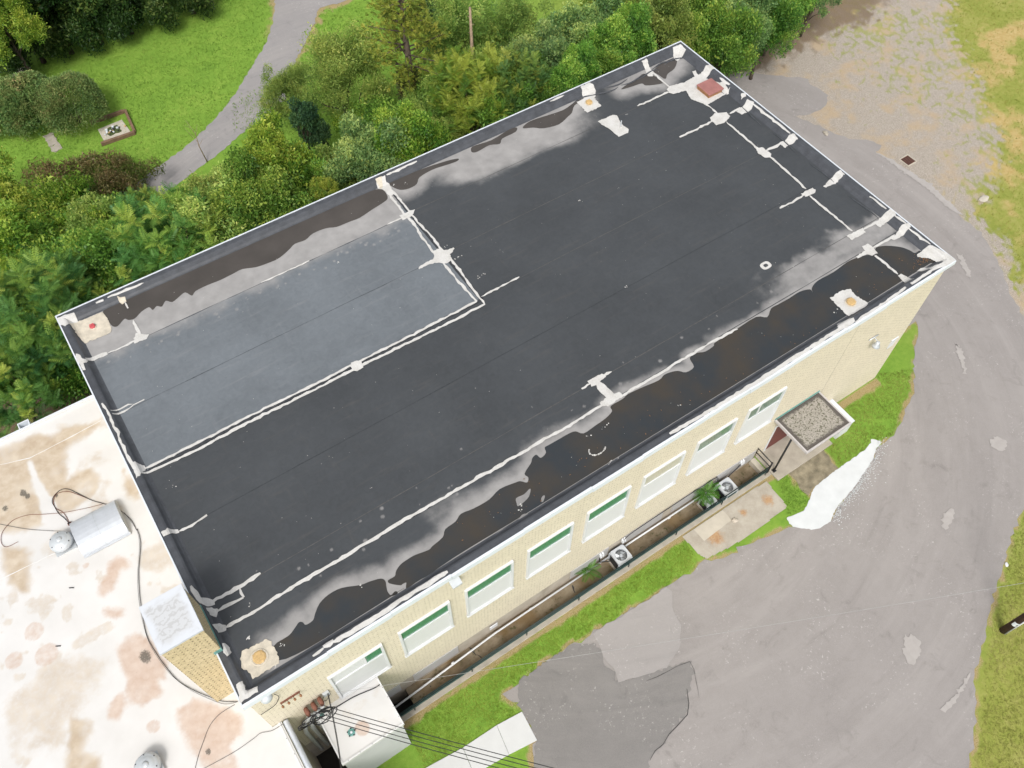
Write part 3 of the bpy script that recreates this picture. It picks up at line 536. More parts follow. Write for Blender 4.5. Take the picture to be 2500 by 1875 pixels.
def roof_attrs(X,Y):
    n=fbm(X*.35,Y*.7,4); n2=fbm(X*1.3+5,Y*1.3,4); s=np.zeros(X.shape)
    for i,P in enumerate(PONDS_B):
        d=pdist(X,Y,P); wd=(.55+1.1*n) if i else (.75+.75*n)
        s=np.maximum(s,np.clip(1-np.maximum(d,0)/np.maximum(wd,.1),0,1)**.8)
    # back strip dries as one long band along the parapet
    band=sstep(15.55,16.75,Y+(n-.5)*1.5)*sstep(16.4,19,X)*sstep(28.5,24,X); s=np.maximum(s,band*.95)
    bl=sstep(15.0,16.15,Y+(n2-.5)*.9)*(X<15.2); s=np.maximum(s,np.where(Y>15.96,np.maximum(bl,.78),bl*.62)*(X<15.25))
    for P in PONDS_F:
        d=pdist(X,Y,P); wd=.35+1.9*np.clip(n-.22,0,1); s=np.maximum(s,np.clip(1-np.maximum(d,0)/np.maximum(wd,.1),0,1)**.9*np.where(Y>.58,1,.5))
    # right end: cloudy film between the last seams
    s=np.maximum(s,sstep(1.5,.2,np.abs(Y-3.3-.02*(X-28))+(n2-.5)*1.6)*sstep(24,28,X)*.75)
    for a,b,r_ in SPOTS:
        q=(X-a)**2+(Y-b)**2; s=np.maximum(s,.6*sstep(r_,r_*.3,np.sqrt(q)))
    return dict(silt=s)
e=.55
rf=grid('roof',e,L_-e,e,W_-e,.06,ZR,roof_attrs,M['membrane'],bld)
ro=grid('old_membrane',.56,15.36,9.95,W_-.56,.06,ZR+.005,roof_attrs,M['membrane_old'],rf)
# upstand round the edge: flat cap, then a rounded cant down to the sheet
PROF=[(.05,H_-.005),(.27,H_),(.34,H_-.03),(.42,ZR+.11),(.50,ZR+.03),(.58,ZR+.001)]
def ztop(x,y):
    d=min(x,y,L_-x,W_-y)
    if d<=PROF[0][0]: return H_
    for (a,za),(b,zb) in zip(PROF,PROF[1:]):
        if d<=b: return za+(zb-za)*(d-a)/(b-a)
    return ZR
ps=MB(); rings=[]
for d,z in PROF: rings.append([(d,d,z),(L_-d,d,z),(L_-d,W_-d,z),(d,W_-d,z)])
ps.add([p for r_ in rings for p in r_],[(4*i+k,4*i+(k+1)%4,4*i+4+(k+1)%4,4*i+4+k) for i in range(len(PROF)-1) for k in range(4)])
par=ps.build('parapet',M['membrane_edge'],bld)
# thin white edge metal on three sides, deep gutter fascia in lengths along the front
for (a,b,c,d) in ((0,L_,W_-.05,W_),(L_-.05,L_,.05,W_-.051),(0,.05,.05,W_-.051)): MB().box(a,b,c,d,H_-.14,H_+.022).build('edge_trim',M['white_trim'],bld)
x=0.0; i=0
random.seed(3)
while x<L_-.01:
    ln=min(random.choice((3.05,3.05,2.4)),L_-x); y0=(-.02,.0,.012,-.01,.004)[i%5]; lo=9.08 if x<27.9 else 9.14
    MB().add([(x+.004,y0+.06,H_+.012),(x+ln-.004,y0+.06,H_+.012),(x+.004,y0-.03,H_+.0),(x+ln-.004,y0-.03,H_+.0),(x+.004,y0-.05,lo+.05),(x+ln-.004,y0-.05,lo+.05),(x+.004,YW-.004,lo),(x+ln-.004,YW-.004,lo)],
             [(0,2,3,1),(2,4,5,3),(4,6,7,5),(0,1,7,6),(0,6,4,2),(1,3,5,7)]).build('fascia_panel',M['white_trim'],bld); x+=ln; i+=1
for k in range(26): MB().box(.6+k*1.27,.64+k*1.27,YW-.03,YW-.006,9.03,9.07).build('fascia_clip',M['black'],bld)
# membrane lap seams, 3 m apart as in the roll width
for y,xa,xb,m in ((16.08,15.5,33.4,'seam'),(13.08,15.6,33.4,'seam'),(10.02,15.6,33.4,'seam'),(7.0,.6,33.4,'seam_dark'),(3.84,.6,33.4,'seam'),(2.76,.6,33.4,'seam_dark')):
    MB().prism(jag([(xa,y-.014),(xb,y-.014),(xb,y+.014),(xa,y+.014)],.8,.006),ZR,ZR+.004).build('membrane_seam',M[m],rf)
for y in (15.96,12.94): MB().prism(jag([(.6,y-.012),(15.3,y-.012),(15.3,y+.012),(.6,y+.012)],.6,.008),ZR+.004,ZR+.010).build('membrane_seam',M['seam_old'],rf)
MB().box(15.38,15.52,9.86,18.28,ZR,ZR+.02).build('divider_strip',M['seam_dark'],rf); MB().box(.6,15.52,9.84,9.98,ZR,ZR+.02).build('divider_strip',M['seam_dark'],rf)
# ponded water
def pond(pts,m,label,dz=.008):
    bm=tridom('puddle',smoothloop(pts,3)); me=bpy.data.meshes.new('puddle'); bm.to_mesh(me); bm.free(); o=link('puddle',me,m); o.location.z=ZR+dz; tag(o,label,'puddle',kind='structure')
pond(POND_L,M['pond_brown'],'long brown pond of rainwater along the left rear parapet',.012)
for P,lab in zip(PONDS_B[1:],('dark puddle right of the white divider at the rear parapet','small dark puddle midway along the rear parapet','dark puddle left of the rear orange drain','puddle under the wrinkled membrane near the far corner','puddle between the two rear white patches at the far corner')): pond(P,M['pond_brown'],lab)
pond(FRONT_1,M['pond_dark'],'dark puddle beside the near left roof drain'); pond(FRONT_2,M['pond_dark'],'long dark pond of rainwater along the front parapet')
isl=simple('dried grey silt',(.22,.215,.21),.12,5,.8)
for q in ([(11.44,1.31),(11.77,1.28),(12.05,1.35),(12.08,1.30),(11.88,1.11),(11.63,1.03),(11.32,1.00),(11.34,1.13)],[(12.22,0.80),(12.34,0.84),(12.37,0.79),(12.20,0.65),(12.13,0.67)],[(11.92,0.49),(12.51,0.50),(13.07,0.55),(13.98,0.48),(13.97,0.43),(13.25,0.46),(12.48,0.37),(11.94,0.44)],[(9.66,0.47),(10.23,0.57),(10.87,0.51),(11.24,0.64),(11.46,0.55),(11.44,0.44),(11.02,0.41),(10.32,0.45)],[(6.48,0.53),(6.92,0.57),(7.56,0.49),(8.47,0.49),(8.45,0.41),(7.60,0.38),(6.92,0.38)]):
    bm=tridom('silt',smoothloop(q,3)); me=bpy.data.meshes.new('silt_patch'); bm.to_mesh(me); bm.free(); o=link('silt_patch',me,isl,rf); o.location.z=ZR+.013

# white coating brushed over seams and patches ----------------------
PLN=[]
for d,_ in PROF: PLN+=[((d,0,0),(1,0,0)),((L_-d,0,0),(1,0,0)),((0,d,0),(0,1,0)),((0,W_-d,0),(0,1,0))]
DG=[((0,0,0),(1,-1,0)),((L_,0,0),(1,1,0)),((0,W_,0),(1,1,0)),((L_,W_,0),(1,-1,0))]
def coat(pts,name='coating_patch',m='sealant',dz=.016,st=.08,amp=.014):
    p=jag(pts,st,amp) if amp else pts
    p=[(min(max(a,.02),L_-.02),min(max(b,.02),W_-.02)) for a,b in p]
    bm=tridom(name,p); xs=[a for a,_ in p]; ys=[b for _,b in p]
    if min(xs)<.62 or max(xs)>L_-.62 or min(ys)<.62 or max(ys)>W_-.62:
        for co,no in PLN+DG: bmesh.ops.bisect_plane(bm,geom=bm.verts[:]+bm.edges[:]+bm.faces[:],plane_co=co,plane_no=no)
    for v in bm.verts: v.co.z=ztop(v.co.x,v.co.y)+dz
    bmesh.ops.recalc_face_normals(bm,faces=bm.faces[:])
    if sum(f.normal.z for f in bm.faces)<0: bmesh.ops.reverse_faces(bm,faces=bm.faces[:])
    r_=bmesh.ops.extrude_face_region(bm,geom=bm.faces[:])
    for v in [g_ for g_ in r_['geom'] if isinstance(g_,bmesh.types.BMVert)]: v.co.z+=random.uniform(.006,.012)
    me=bpy.data.meshes.new(name); bm.to_mesh(me); bm.free(); return link(name,me,M[m],rf)
def brush(pts,wd,name='coating_line',m='sealant',dz=.016): return coat(ribbon(pts,wd,.16,.016),name,m,dz,9,0)
random.seed(5)
for q,wd in (
 ([(15.22,17.52),(15.23,16.01),(15.26,15.31),(15.18,14.64),(15.10,13.43),(15.16,12.47),(15.16,11.22),(15.20,9.92)],.10),([(15.50,17.64),(15.48,16.04),(15.46,15.18),(15.55,14.40),(15.50,13.53),(15.54,12.49),(15.50,11.35),(15.43,10.18),(15.43,9.62)],.10),
 ([(15.21,9.94),(13.77,9.93),(11.75,9.92),(9.57,9.95),(7.92,9.94),(6.22,9.97),(4.33,10.02),(2.46,10.02),(0.41,10.05)],.11),([(15.43,9.62),(13.45,9.61),(11.05,9.67),(9.56,9.72),(7.80,9.72),(6.56,9.74),(4.22,9.78),(2.34,9.73),(0.28,9.84)],.11),
 ([(15.51,10.05),(16.48,10.05),(17.51,10.06)],.07),([(7.98,15.98),(9.08,15.96),(10.28,15.97)],.06),([(14.20,15.96),(14.96,15.97)],.06),
 ([(0.35,16.03),(0.79,16.05),(1.15,16.01)],.20),([(1.15,16.01),(1.80,15.97),(2.30,15.99)],.09),([(2.63,16.13),(2.63,16.58),(2.64,17.06)],.12),([(2.66,17.80),(2.69,18.24)],.08),
 ([(0.34,13.10),(0.99,13.15),(1.16,13.05)],.06),([(0.35,12.91),(0.97,12.95),(1.17,13.01),(1.60,13.02)],.06),([(0.59,6.94),(1.08,6.92),(1.70,6.96)],.09),
 ([(0.59,3.87),(1.56,3.81),(2.38,3.89)],.13),([(1.55,3.77),(1.52,3.40)],.11),([(1.52,3.40),(1.06,3.43),(0.59,3.44)],.12),
 ([(0.59,2.78),(1.56,2.74),(2.69,2.77),(3.33,2.81),(5.56,2.79),(7.45,2.85),(9.08,2.82),(10.19,2.79),(11.92,2.78),(11.30,2.76),(13.28,2.79),(14.90,2.74),(16.51,2.78)],.115),([(17.43,2.71),(18.41,2.70),(19.80,2.68),(20.26,2.73),(22.20,2.71),(23.55,2.65)],.10),
 ([(16.31,3.84),(16.79,3.84)],.10),([(17.45,3.84),(17.82,3.85)],.13),([(17.00,3.72),(17.03,3.29),(17.09,2.77)],.36),
 ([(31.46,2.31),(31.49,1.65),(31.49,0.97)],.12),([(31.76,2.67),(32.42,2.66),(33.15,2.68)],.11),([(32.21,3.69),(32.69,3.70),(33.19,3.69)],.11),([(31.70,3.92),(31.71,4.62),(31.69,5.42),(31.70,6.62)],.10),([(31.47,6.79),(30.69,6.78),(29.94,6.82)],.10),
 ([(31.93,11.92),(31.90,11.13),(31.88,10.36)],.09),([(31.99,9.61),(31.94,8.25),(31.87,7.04)],.11),([(32.13,10.03),(32.76,10.01),(33.36,10.04)],.12),
 ([(31.92,12.74),(31.88,11.83),(31.85,10.38)],.09),([(32.48,13.08),(32.87,13.12),(33.24,13.14)],.13),([(31.33,13.15),(30.28,13.12),(29.20,13.14)],.10),([(31.92,14.53),(31.97,13.89),(31.95,13.36)],.10),
 ([(30.94,16.15),(29.87,16.12),(28.92,16.14)],.10),([(31.27,17.83),(31.26,17.07),(31.25,16.32)],.10),
 # lines lying on top of the upstand
 ([(15.67,18.57),(16.47,18.56),(17.34,18.58)],.10),([(1.66,18.59),(1.98,18.55)],.10),([(2.17,18.59),(2.55,18.55),(2.81,18.57),(3.74,18.53)],.10),([(0.17,13.56),(0.24,12.97),(0.18,11.22),(0.22,9.97)],.09),([(0.19,4.66),(0.24,4.33),(0.25,3.89)],.16),
 ([(17.79,0.19),(19.22,0.14),(21.21,0.11),(23.36,0.08)],.14),([(21.18,0.11),(23.29,0.12),(25.20,0.15),(27.75,0.14)],.16),([(3.03,0.24),(3.42,0.26)],.22),([(3.40,0.22),(4.21,0.18),(4.94,0.17),(5.97,0.22),(7.00,0.21),(7.82,0.20)],.16),([(2.61,0.16),(3.02,0.22)],.12),
 ([(27.75,0.07),(29.67,0.10),(30.96,0.18)],.11),([(31.29,0.18),(32.80,0.20),(33.95,0.02)],.12),([(33.75,4.90),(33.79,4.37),(33.80,3.91)],.10),([(33.79,3.38),(33.85,2.78)],.11),([(33.74,2.49),(33.74,1.92),(33.79,1.28)],.11),([(33.72,12.83),(33.72,11.58),(33.74,10.13)],.11),([(25.19,18.63),(26.08,18.63)],.12),([(33.69,15.32),(33.72,14.60)],.13),
): brush(q,wd)
for q in (
 [(0.20,10.38),(0.33,10.38),(0.54,10.17),(0.50,9.95),(0.28,9.71),(0.12,9.67)],[(15.10,13.43),(15.42,13.40),(15.50,13.25),(15.74,13.14),(16.03,13.11),(16.01,13.01),(15.67,12.86),(15.59,12.55),(15.23,12.47),(15.01,12.71),(14.56,12.87),(14.07,12.86),(14.08,12.96),(14.59,13.03),(14.93,13.03),(15.07,13.21)],
 [(9.22,10.05),(9.50,10.04),(9.60,9.88),(9.54,9.61),(9.25,9.57),(9.11,9.74)],[(15.04,18.45),(15.46,18.44),(15.59,18.25),(15.51,17.48),(15.20,17.48),(15.18,17.95)],[(14.97,16.13),(15.54,16.15),(15.76,16.10),(15.47,15.83),(14.97,15.81)],
 [(15.09,18.59),(15.57,18.58),(15.52,18.30),(15.46,18.08),(15.10,18.11),(14.99,18.23)],[(2.31,16.15),(2.49,16.35),(2.82,16.05),(2.94,15.97),(2.75,15.84),(2.28,15.86)],
 [(-0.01,18.66),(0.36,18.65),(0.74,18.58),(0.68,18.21),(0.42,18.18),(0.20,18.08),(0.06,18.25)],[(0.09,16.45),(0.20,16.40),(0.26,16.07),(0.39,15.95),(0.31,15.78),(0.18,15.84),(0.18,15.48),(0.07,15.50),(0.05,15.88),(-0.02,15.98)],
 [(0.09,7.12),(0.33,7.14),(0.61,7.04),(0.60,6.90),(0.40,6.94),(0.29,6.90),(0.12,6.91)],[(0.23,4.11),(0.51,4.05),(0.64,3.89),(0.61,3.70),(0.37,3.71),(0.26,3.86)],[(0.33,3.66),(0.49,3.66),(0.65,3.46),(0.47,3.24),(0.37,3.36)],[(0.28,3.00),(0.49,3.00),(0.62,2.85),(0.57,2.65),(0.34,2.64)],
 [(0.31,2.24),(0.41,2.21),(0.44,1.83),(0.29,1.74),(0.21,1.91)],[(0.15,0.72),(0.37,0.74),(0.32,0.40),(0.69,0.31),(0.64,0.15),(0.36,0.14),(-0.01,0.12)],[(1.05,2.07),(1.14,2.07),(1.13,1.99),(1.01,1.98)],
 [(16.72,4.02),(17.42,3.98),(17.48,3.78),(16.87,3.68),(16.74,3.72)],[(16.52,2.92),(16.87,2.98),(17.48,2.90),(17.47,2.65),(16.70,2.60),(16.50,2.76)],[(26.89,0.23),(27.17,0.47),(27.50,0.41),(27.84,0.27),(27.76,0.07),(27.14,0.14)],[(31.41,0.91),(31.61,0.92),(31.74,0.52),(31.65,0.34),(31.31,0.43)],
 [(33.48,1.32),(33.77,1.26),(34.10,0.12),(33.98,-0.02),(32.80,0.20),(32.34,0.64),(32.59,0.67),(33.21,0.26),(33.46,0.26),(33.43,0.67),(33.32,0.88),(33.00,1.18),(33.05,1.30)],[(31.38,3.02),(31.72,2.98),(31.74,2.69),(31.66,2.36),(31.35,2.37),(31.23,2.56),(30.70,2.61),(30.70,2.71),(31.30,2.75)],
 [(32.81,2.61),(33.11,2.64),(33.64,2.82),(33.98,2.74),(33.88,2.50),(33.35,2.44),(32.87,2.47)],[(31.27,3.85),(32.23,3.81),(32.17,3.53),(31.29,3.53)],[(32.94,3.68),(33.31,3.77),(33.94,3.79),(33.99,3.56),(33.84,3.37),(33.37,3.43),(32.96,3.37),(32.90,3.53)],[(31.45,6.94),(32.19,6.94),(32.22,6.74),(32.04,6.62),(31.48,6.69)],
 [(31.82,10.41),(32.12,10.34),(32.17,9.73),(31.97,9.56),(31.71,9.72),(31.67,10.15)],[(33.02,9.95),(33.63,10.11),(33.88,10.00),(33.74,9.61),(33.27,9.74),(33.02,9.66)],[(32.67,6.69),(33.22,6.88),(33.88,6.93),(33.86,6.59),(33.21,6.54),(32.74,6.58)],[(33.71,13.71),(33.94,13.65),(33.82,13.43),(33.60,13.49)],
 [(31.43,13.39),(31.83,13.53),(32.40,13.27),(32.36,12.92),(31.82,12.72),(31.32,12.80),(31.31,13.20)],[(32.87,13.03),(33.70,13.23),(33.84,12.89),(33.55,12.68),(32.94,12.71)],[(33.74,13.73),(33.91,13.67),(33.79,13.45),(33.61,13.53)],[(33.08,16.71),(33.29,16.69),(33.12,16.23),(32.88,16.26)],[(33.46,14.46),(33.66,14.46),(33.46,14.28),(33.32,14.31)],
 [(31.01,16.33),(31.28,16.46),(32.09,16.27),(33.20,16.33),(33.76,16.45),(34.13,16.36),(33.97,16.05),(33.33,15.90),(33.67,14.91),(33.54,14.38),(31.96,14.23),(31.56,15.03),(31.77,15.71),(31.05,15.87),(30.95,16.06)],[(31.10,18.60),(31.49,18.66),(31.30,17.78),(31.08,17.56),(30.85,17.72),(31.12,18.28)],[(33.26,18.62),(33.81,18.60),(33.73,18.08),(32.98,17.82),(32.96,18.10)],
 [(27.18,18.70),(27.80,18.72),(27.89,18.32),(27.51,17.87),(27.03,17.86),(26.99,18.21)],[(26.52,16.30),(27.45,16.30),(27.60,16.14),(27.38,15.52),(27.45,14.99),(27.26,14.80),(26.69,14.83),(26.67,15.50),(26.54,16.02)],
): coat(q)
coat([(2.53,18.47),(2.79,18.39),(2.76,18.19),(2.52,18.13)],m='sealant_dirty'); coat([(15.08,18.59),(15.40,18.59),(15.24,18.17),(15.07,18.13)],m='sealant_dirty',dz=.03)
for k,q in enumerate(([(0.38,18.27),(1.70,18.20),(1.77,17.80),(1.74,17.17),(1.64,16.97),(0.57,17.00),(0.50,17.10)],[(0.73,1.75),(0.94,1.68),(1.58,1.65),(1.66,1.48),(1.65,0.82),(1.57,0.69),(0.66,0.69),(0.62,0.97),(0.49,1.21),(0.58,1.51)],[(28.00,1.67),(28.70,1.70),(29.11,1.55),(29.03,1.08),(29.17,0.60),(28.95,0.47),(27.95,0.51),(27.95,1.11)],[(26.51,18.09),(26.88,18.12),(27.45,17.99),(27.38,17.15),(26.47,17.12)])):
    coat(q,'drain_patch','sealant_dirty' if k<2 else 'sealant',.02,.07,.018)
# a small brushed ring, the bare membrane showing in its middle
cx,cy=[(26.98,4.58)][0]
rg=[(cx+.26*math.copysign(abs(math.cos(t))**.7,math.cos(t)),cy+.20*math.copysign(abs(math.sin(t))**.7,math.sin(t))) for t in np.linspace(0,6.28,24)[:-1]]; ri=[(cx+(a-cx)*.42,cy+(b-cy)*.42) for a,b in rg]
MB().add([(a,b,ZR+.012) for a,b in rg]+[(a,b,ZR+.014) for a,b in ri],[(i,(i+1)%23,23+(i+1)%23,23+i) for i in range(23)]).build('coating_ring',M['sealant'],rf)
# splashed coating: swirls and flecks
fl=MB(); random.seed(9)
for a in np.linspace(2.4,5.6,14): fl.tube([([(15.18,1.31)][0][0]+.30*math.cos(a)*(1.2),[(15.18,1.31)][0][1]+.22*math.sin(a),ZR+.012),([(15.18,1.31)][0][0]+.30*math.cos(a+.2)*1.2,[(15.18,1.31)][0][1]+.22*math.sin(a+.2),ZR+.012)],random.uniform(.015,.05),5)
for q in [(15.11,0.49),(15.02,0.48),(15.25,0.50),(15.59,0.54),(16.08,1.96),(15.21,1.98),(19.05,1.12),(11.27,0.86),(11.40,0.96),(15.79,13.39),(15.90,12.53),(15.79,12.51),(16.04,11.04),(16.25,11.04),(11.28,15.18),(15.72,17.98),(16.20,17.71),(24.47,11.97),(22.45,12.33),(21.10,7.02),(28.10,15.96),(27.62,0.95),(29.22,0.56),(29.19,0.50),(1.55,3.08),(1.06,2.04),(1.44,0.63),(1.88,1.16),(5.09,1.57),(1.89,1.17),(1.18,8.78),(9.57,0.11)]:
    for _ in range(3):
        r_=random.uniform(.012,.04); x,y=q[0]+random.gauss(0,.06),q[1]+random.gauss(0,.05)
        fl.add([(x+r_*math.cos(t)*random.uniform(.5,1.2),y+r_*math.sin(t)*random.uniform(.5,1.2),ZR+.02) for t in np.linspace(0,5.2,6)],[tuple(range(6))])
for _ in range(240):
    x,y=random.uniform(.8,33.2),random.uniform(.7,18.1); r_=random.uniform(.005,.016); fl.add([(x+r_*math.cos(t),y+r_*math.sin(t)*random.uniform(.5,1.2),ZR+.018) for t in np.linspace(0,5.2,6)],[tuple(range(6))])
o=fl.build('coating_flecks',M['sealant'],rf); o['kind']='stuff'
# loose wrinkles in the sheet near the far corner and old leaves caught in the right front corner
random.seed(31)
for k in range(7):
    x0=26.5+k*.95+random.uniform(-.2,.2); yy=W_-.66-random.uniform(0,.35); p=[(x0+t*1.6,yy+.10*math.sin(t*5+k)-.08*t*k*.3,ZR+.004+.022*math.sin(math.pi*t)) for t in np.linspace(0,1,9)]
    MB().tube(p,[.012+.03*math.sin(math.pi*t) for t in np.linspace(0,1,9)],6).build('wrinkle',M['membrane_edge'],rf,True)
for k in range(5):
    yy=14.2-k*2.6; MB().tube([(L_-.72-.05*math.sin(t*4+k),yy+t*1.8,ZR+.002+.02*math.sin(math.pi*t)) for t in np.linspace(0,1,9)],[.01+.025*math.sin(math.pi*t) for t in np.linspace(0,1,9)],6).build('wrinkle',M['membrane_edge'],rf,True)
lf=MB()
for k in range(140):
    x,y=(33.3-abs(random.gauss(0,.35)),.72+abs(random.gauss(0,.25))) if k<70 else (random.uniform(8,33),.7+abs(random.gauss(0,.6))); a=random.uniform(0,6.3); l=random.uniform(.02,.05)
    lf.add([(x-l*math.cos(a),y-l*math.sin(a),ZR+.022),(x+l*.4*math.sin(a),y-l*.4*math.cos(a),ZR+.026),(x+l*math.cos(a),y+l*math.sin(a),ZR+.024),(x-l*.4*math.sin(a),y+l*.4*math.cos(a),ZR+.030)],[(0,1,2,3)])
o=lf.build('fallen_leaves',simple('dead leaf brown',(.16,.085,.04),.4,8,.9),rf); o['kind']='stuff'
# windows of the upper floor ---------------------------------------
WX=[2.60+i*2.862 for i in range(8)]
for i,x0 in enumerate(WX):
    x1=x0+2.2; zt,zb=6.86,4.02; y=YW
    wn=empty('window',(x0,y,zb)); wn.parent=bld; mat_f='white_vinyl'
    fw_=.10; zm=zt-1.02
    f=MB(); f.box(0,2.2,-.10,.0,zt-zb-fw_,zt-zb); f.box(0,fw_,-.10,.0,0,zt-zb-fw_-.001); f.box(2.2-fw_,2.2,-.10,.0,0,zt-zb-fw_-.001); f.box(fw_+.001,2.2-fw_-.001,-.065,.0,zm-zb-.09,zm-zb); f.box(fw_+.001,2.2-fw_-.001,-.06,.0,0,.06)
    f.build('frame',M['white_vinyl'],wn,bevel=.008)
    MB().box(-.03,2.23,-.13,-.004,-.05,-.002).build('sill',M['cream_panel'],wn,bevel=.006)
    MB().box(fw_+.002,2.2-fw_-.002,-.035,-.002,.061,zm-zb-.091).build('siding_panel',M['siding' if i else 'cream_panel'],wn)
    pm={0:'pane_white',5:'pane_beige',6:'pane_grey',7:'pane_grey'}.get(i,'pane_green')
    if i in (0,7):
        s_=1.38 if i==0 else .72
        MB().box(fw_+.001,s_,-.02,-.005,zm-zb+.001,zt-zb-fw_-.001).build('pane',M[pm if i==0 else 'pane_grey'],wn); MB().box(s_+.08,2.2-fw_-.001,-.02,-.005,zm-zb+.001,zt-zb-fw_-.001).build('pane',M['pane_green' if i==0 else 'pane_grey'],wn); MB().box(s_+.001,s_+.079,-.05,-.001,zm-zb+.001,zt-zb-fw_-.001).build('mullion',M['white_vinyl'],wn)
    else: MB().box(fw_+.001,2.2-fw_-.001,-.02,-.005,zm-zb+.001,zt-zb-fw_-.001).build('pane',M[pm],wn)
# expansion joint in the wall, right of the canopy
MB().box(28.52,28.545,YW-.004,YW+.01,.0,9.0).build('control_joint',M['block'],bld)
# chimney -----------------------------------------------------------
ch=empty('chimney',(-.46,2.9,5.4),'tall square buff brick chimney with white capped top','chimney')
wpart(MB().box(-1.14,.21,2.04,3.76,5.3,11.58).build('stack',M['brick_chim'],None),ch)
def mat_cap():
    t=NT('scribbled mortar cap'); v=t.noise(4.5,7,.7,None,3.5); ring=t.n('ShaderNodeTexWave',wave_type='RINGS',rings_direction='SPHERICAL'); ring.inputs['Scale'].default_value=5.0; ring.inputs['Distortion'].default_value=9; ring.inputs['Detail'].default_value=3; t.l(t.co,ring.inputs['Vector'])
    c=t.mix(t.bw(ring.outputs['Fac'],.55,.8,0,.5),(.50,.51,.52),(.36,.355,.35)); k=t.attr('core'); c=t.mix(k,(.56,.585,.62),c); return t.fin(c,.8)
gc=grid('cap',-1.16,.23,2.02,3.78,.03,11.585,lambda X,Y:dict(core=sstep(.66,.42,np.maximum(np.abs(X+.465)/1.0,np.abs(Y-2.9)/1.25)+(fbm(X*4,Y*4)-.5)*.25)),mat_cap()); wpart(gc,ch)
wpart(MB().box(-1.17,.24,2.01,3.79,11.50,11.58).build('cap_rim',M['galv'],None),ch)
fb=MB(); fb.box(.211,.235,2.0,3.8,ZR-.02,H_+.16); fb.box(-.04,.211,2.0,2.035,H_-.02,H_+.16); fb.box(.236,.30,1.98,3.82,ZR,ZR+.05); wpart(fb.build('flashing',M['copper_green'],None),ch)

# ================================================================== low building on the left and the entrance block
ZW,ZA=5.4,3.9
low=empty('low_building',(-6,5,0),'lower building with stained white membrane roof on the left','building')
TAN = [[(-4.75,16.90),(-3.75,16.89),(-3.07,16.94),(-2.67,16.40),(-2.17,16.73),(-1.53,16.39),(-0.59,16.08),(-0.47,15.60),(-1.19,15.69),(-2.00,15.68),(-2.40,15.49),(-2.70,14.71),(-2.76,14.01),(-2.27,14.16),(-1.76,14.01),(-1.68,13.29),(-1.99,12.70),(-2.49,12.68),(-3.06,12.42),(-3.77,12.90),(-4.26,12.53),(-4.93,12.57),(-5.53,13.03),(-6.23,13.84),(-5.41,16.88)],[(-5.91,12.40),(-5.14,11.88),(-5.60,9.99),(-5.99,10.19),(-6.18,11.27)],[(-0.58,13.52),(-0.57,12.62),(-0.40,11.86),(-0.53,11.37),(-0.79,11.40),(-0.95,11.87),(-0.88,12.39),(-0.75,13.04)],[(-5.85,4.81),(-5.63,4.61),(-5.31,3.86),(-5.64,3.45),(-5.85,3.08),(-5.36,2.60),(-5.53,2.11),(-6.40,2.68),(-6.17,3.66),(-5.95,3.92)]]
PINK = [[(-2.68,9.46),(-2.21,9.60),(-1.82,9.21),(-1.93,8.76),(-2.30,8.75),(-2.79,8.25),(-3.25,8.12),(-3.43,8.36),(-3.22,8.97),(-2.85,9.12)],[(-3.42,7.71),(-3.18,7.60),(-2.73,7.27),(-2.78,7.00),(-3.15,6.97),(-3.43,7.32)],[(-3.51,5.94),(-2.94,6.15),(-2.68,6.15),(-2.29,5.71),(-2.10,4.36),(-2.38,3.76),(-2.58,3.89),(-2.64,3.43),(-2.78,3.36),(-3.46,3.40),(-3.79,3.82),(-3.87,4.26),(-3.71,4.70),(-3.70,5.43)],[(-4.17,4.40),(-3.80,4.32),(-3.87,3.87),(-4.30,3.35),(-4.52,3.41),(-4.70,3.77),(-4.45,4.15)],[(-1.81,2.82),(-1.25,2.23),(-0.75,1.51),(-0.53,1.10),(-0.85,0.51),(-1.37,0.34),(-1.38,-0.47),(-1.54,-0.82),(-2.28,-0.32),(-2.59,1.26),(-2.61,2.06),(-2.47,2.66),(-2.05,2.60)]]
PCIRC = [([(-5.88,8.32)][0],.42),([(-5.74,7.20)][0],.5),([(-6.84,7.64)][0],.4),([(-3.40,9.81)][0],.16),([(-3.39,2.55)][0],.28)]
MOLD = [([(-2.75,5.08)][0],.40),([(-2.07,0.65)][0],.14),([(-4.52,14.39)][0],.2),([(-4.41,14.13)][0],.16),([(-3.39,13.52)][0],.14),([(-1.37,16.01)][0],.12),([(-3.20,4.70)][0],.14),([(-5.33,14.07)][0],.28)]
WHOLE = [[(-3.86,15.63),(-3.80,15.07),(-3.79,14.04),(-3.68,13.19),(-3.73,12.52),(-4.18,12.61),(-3.90,13.69),(-4.00,14.61)]]
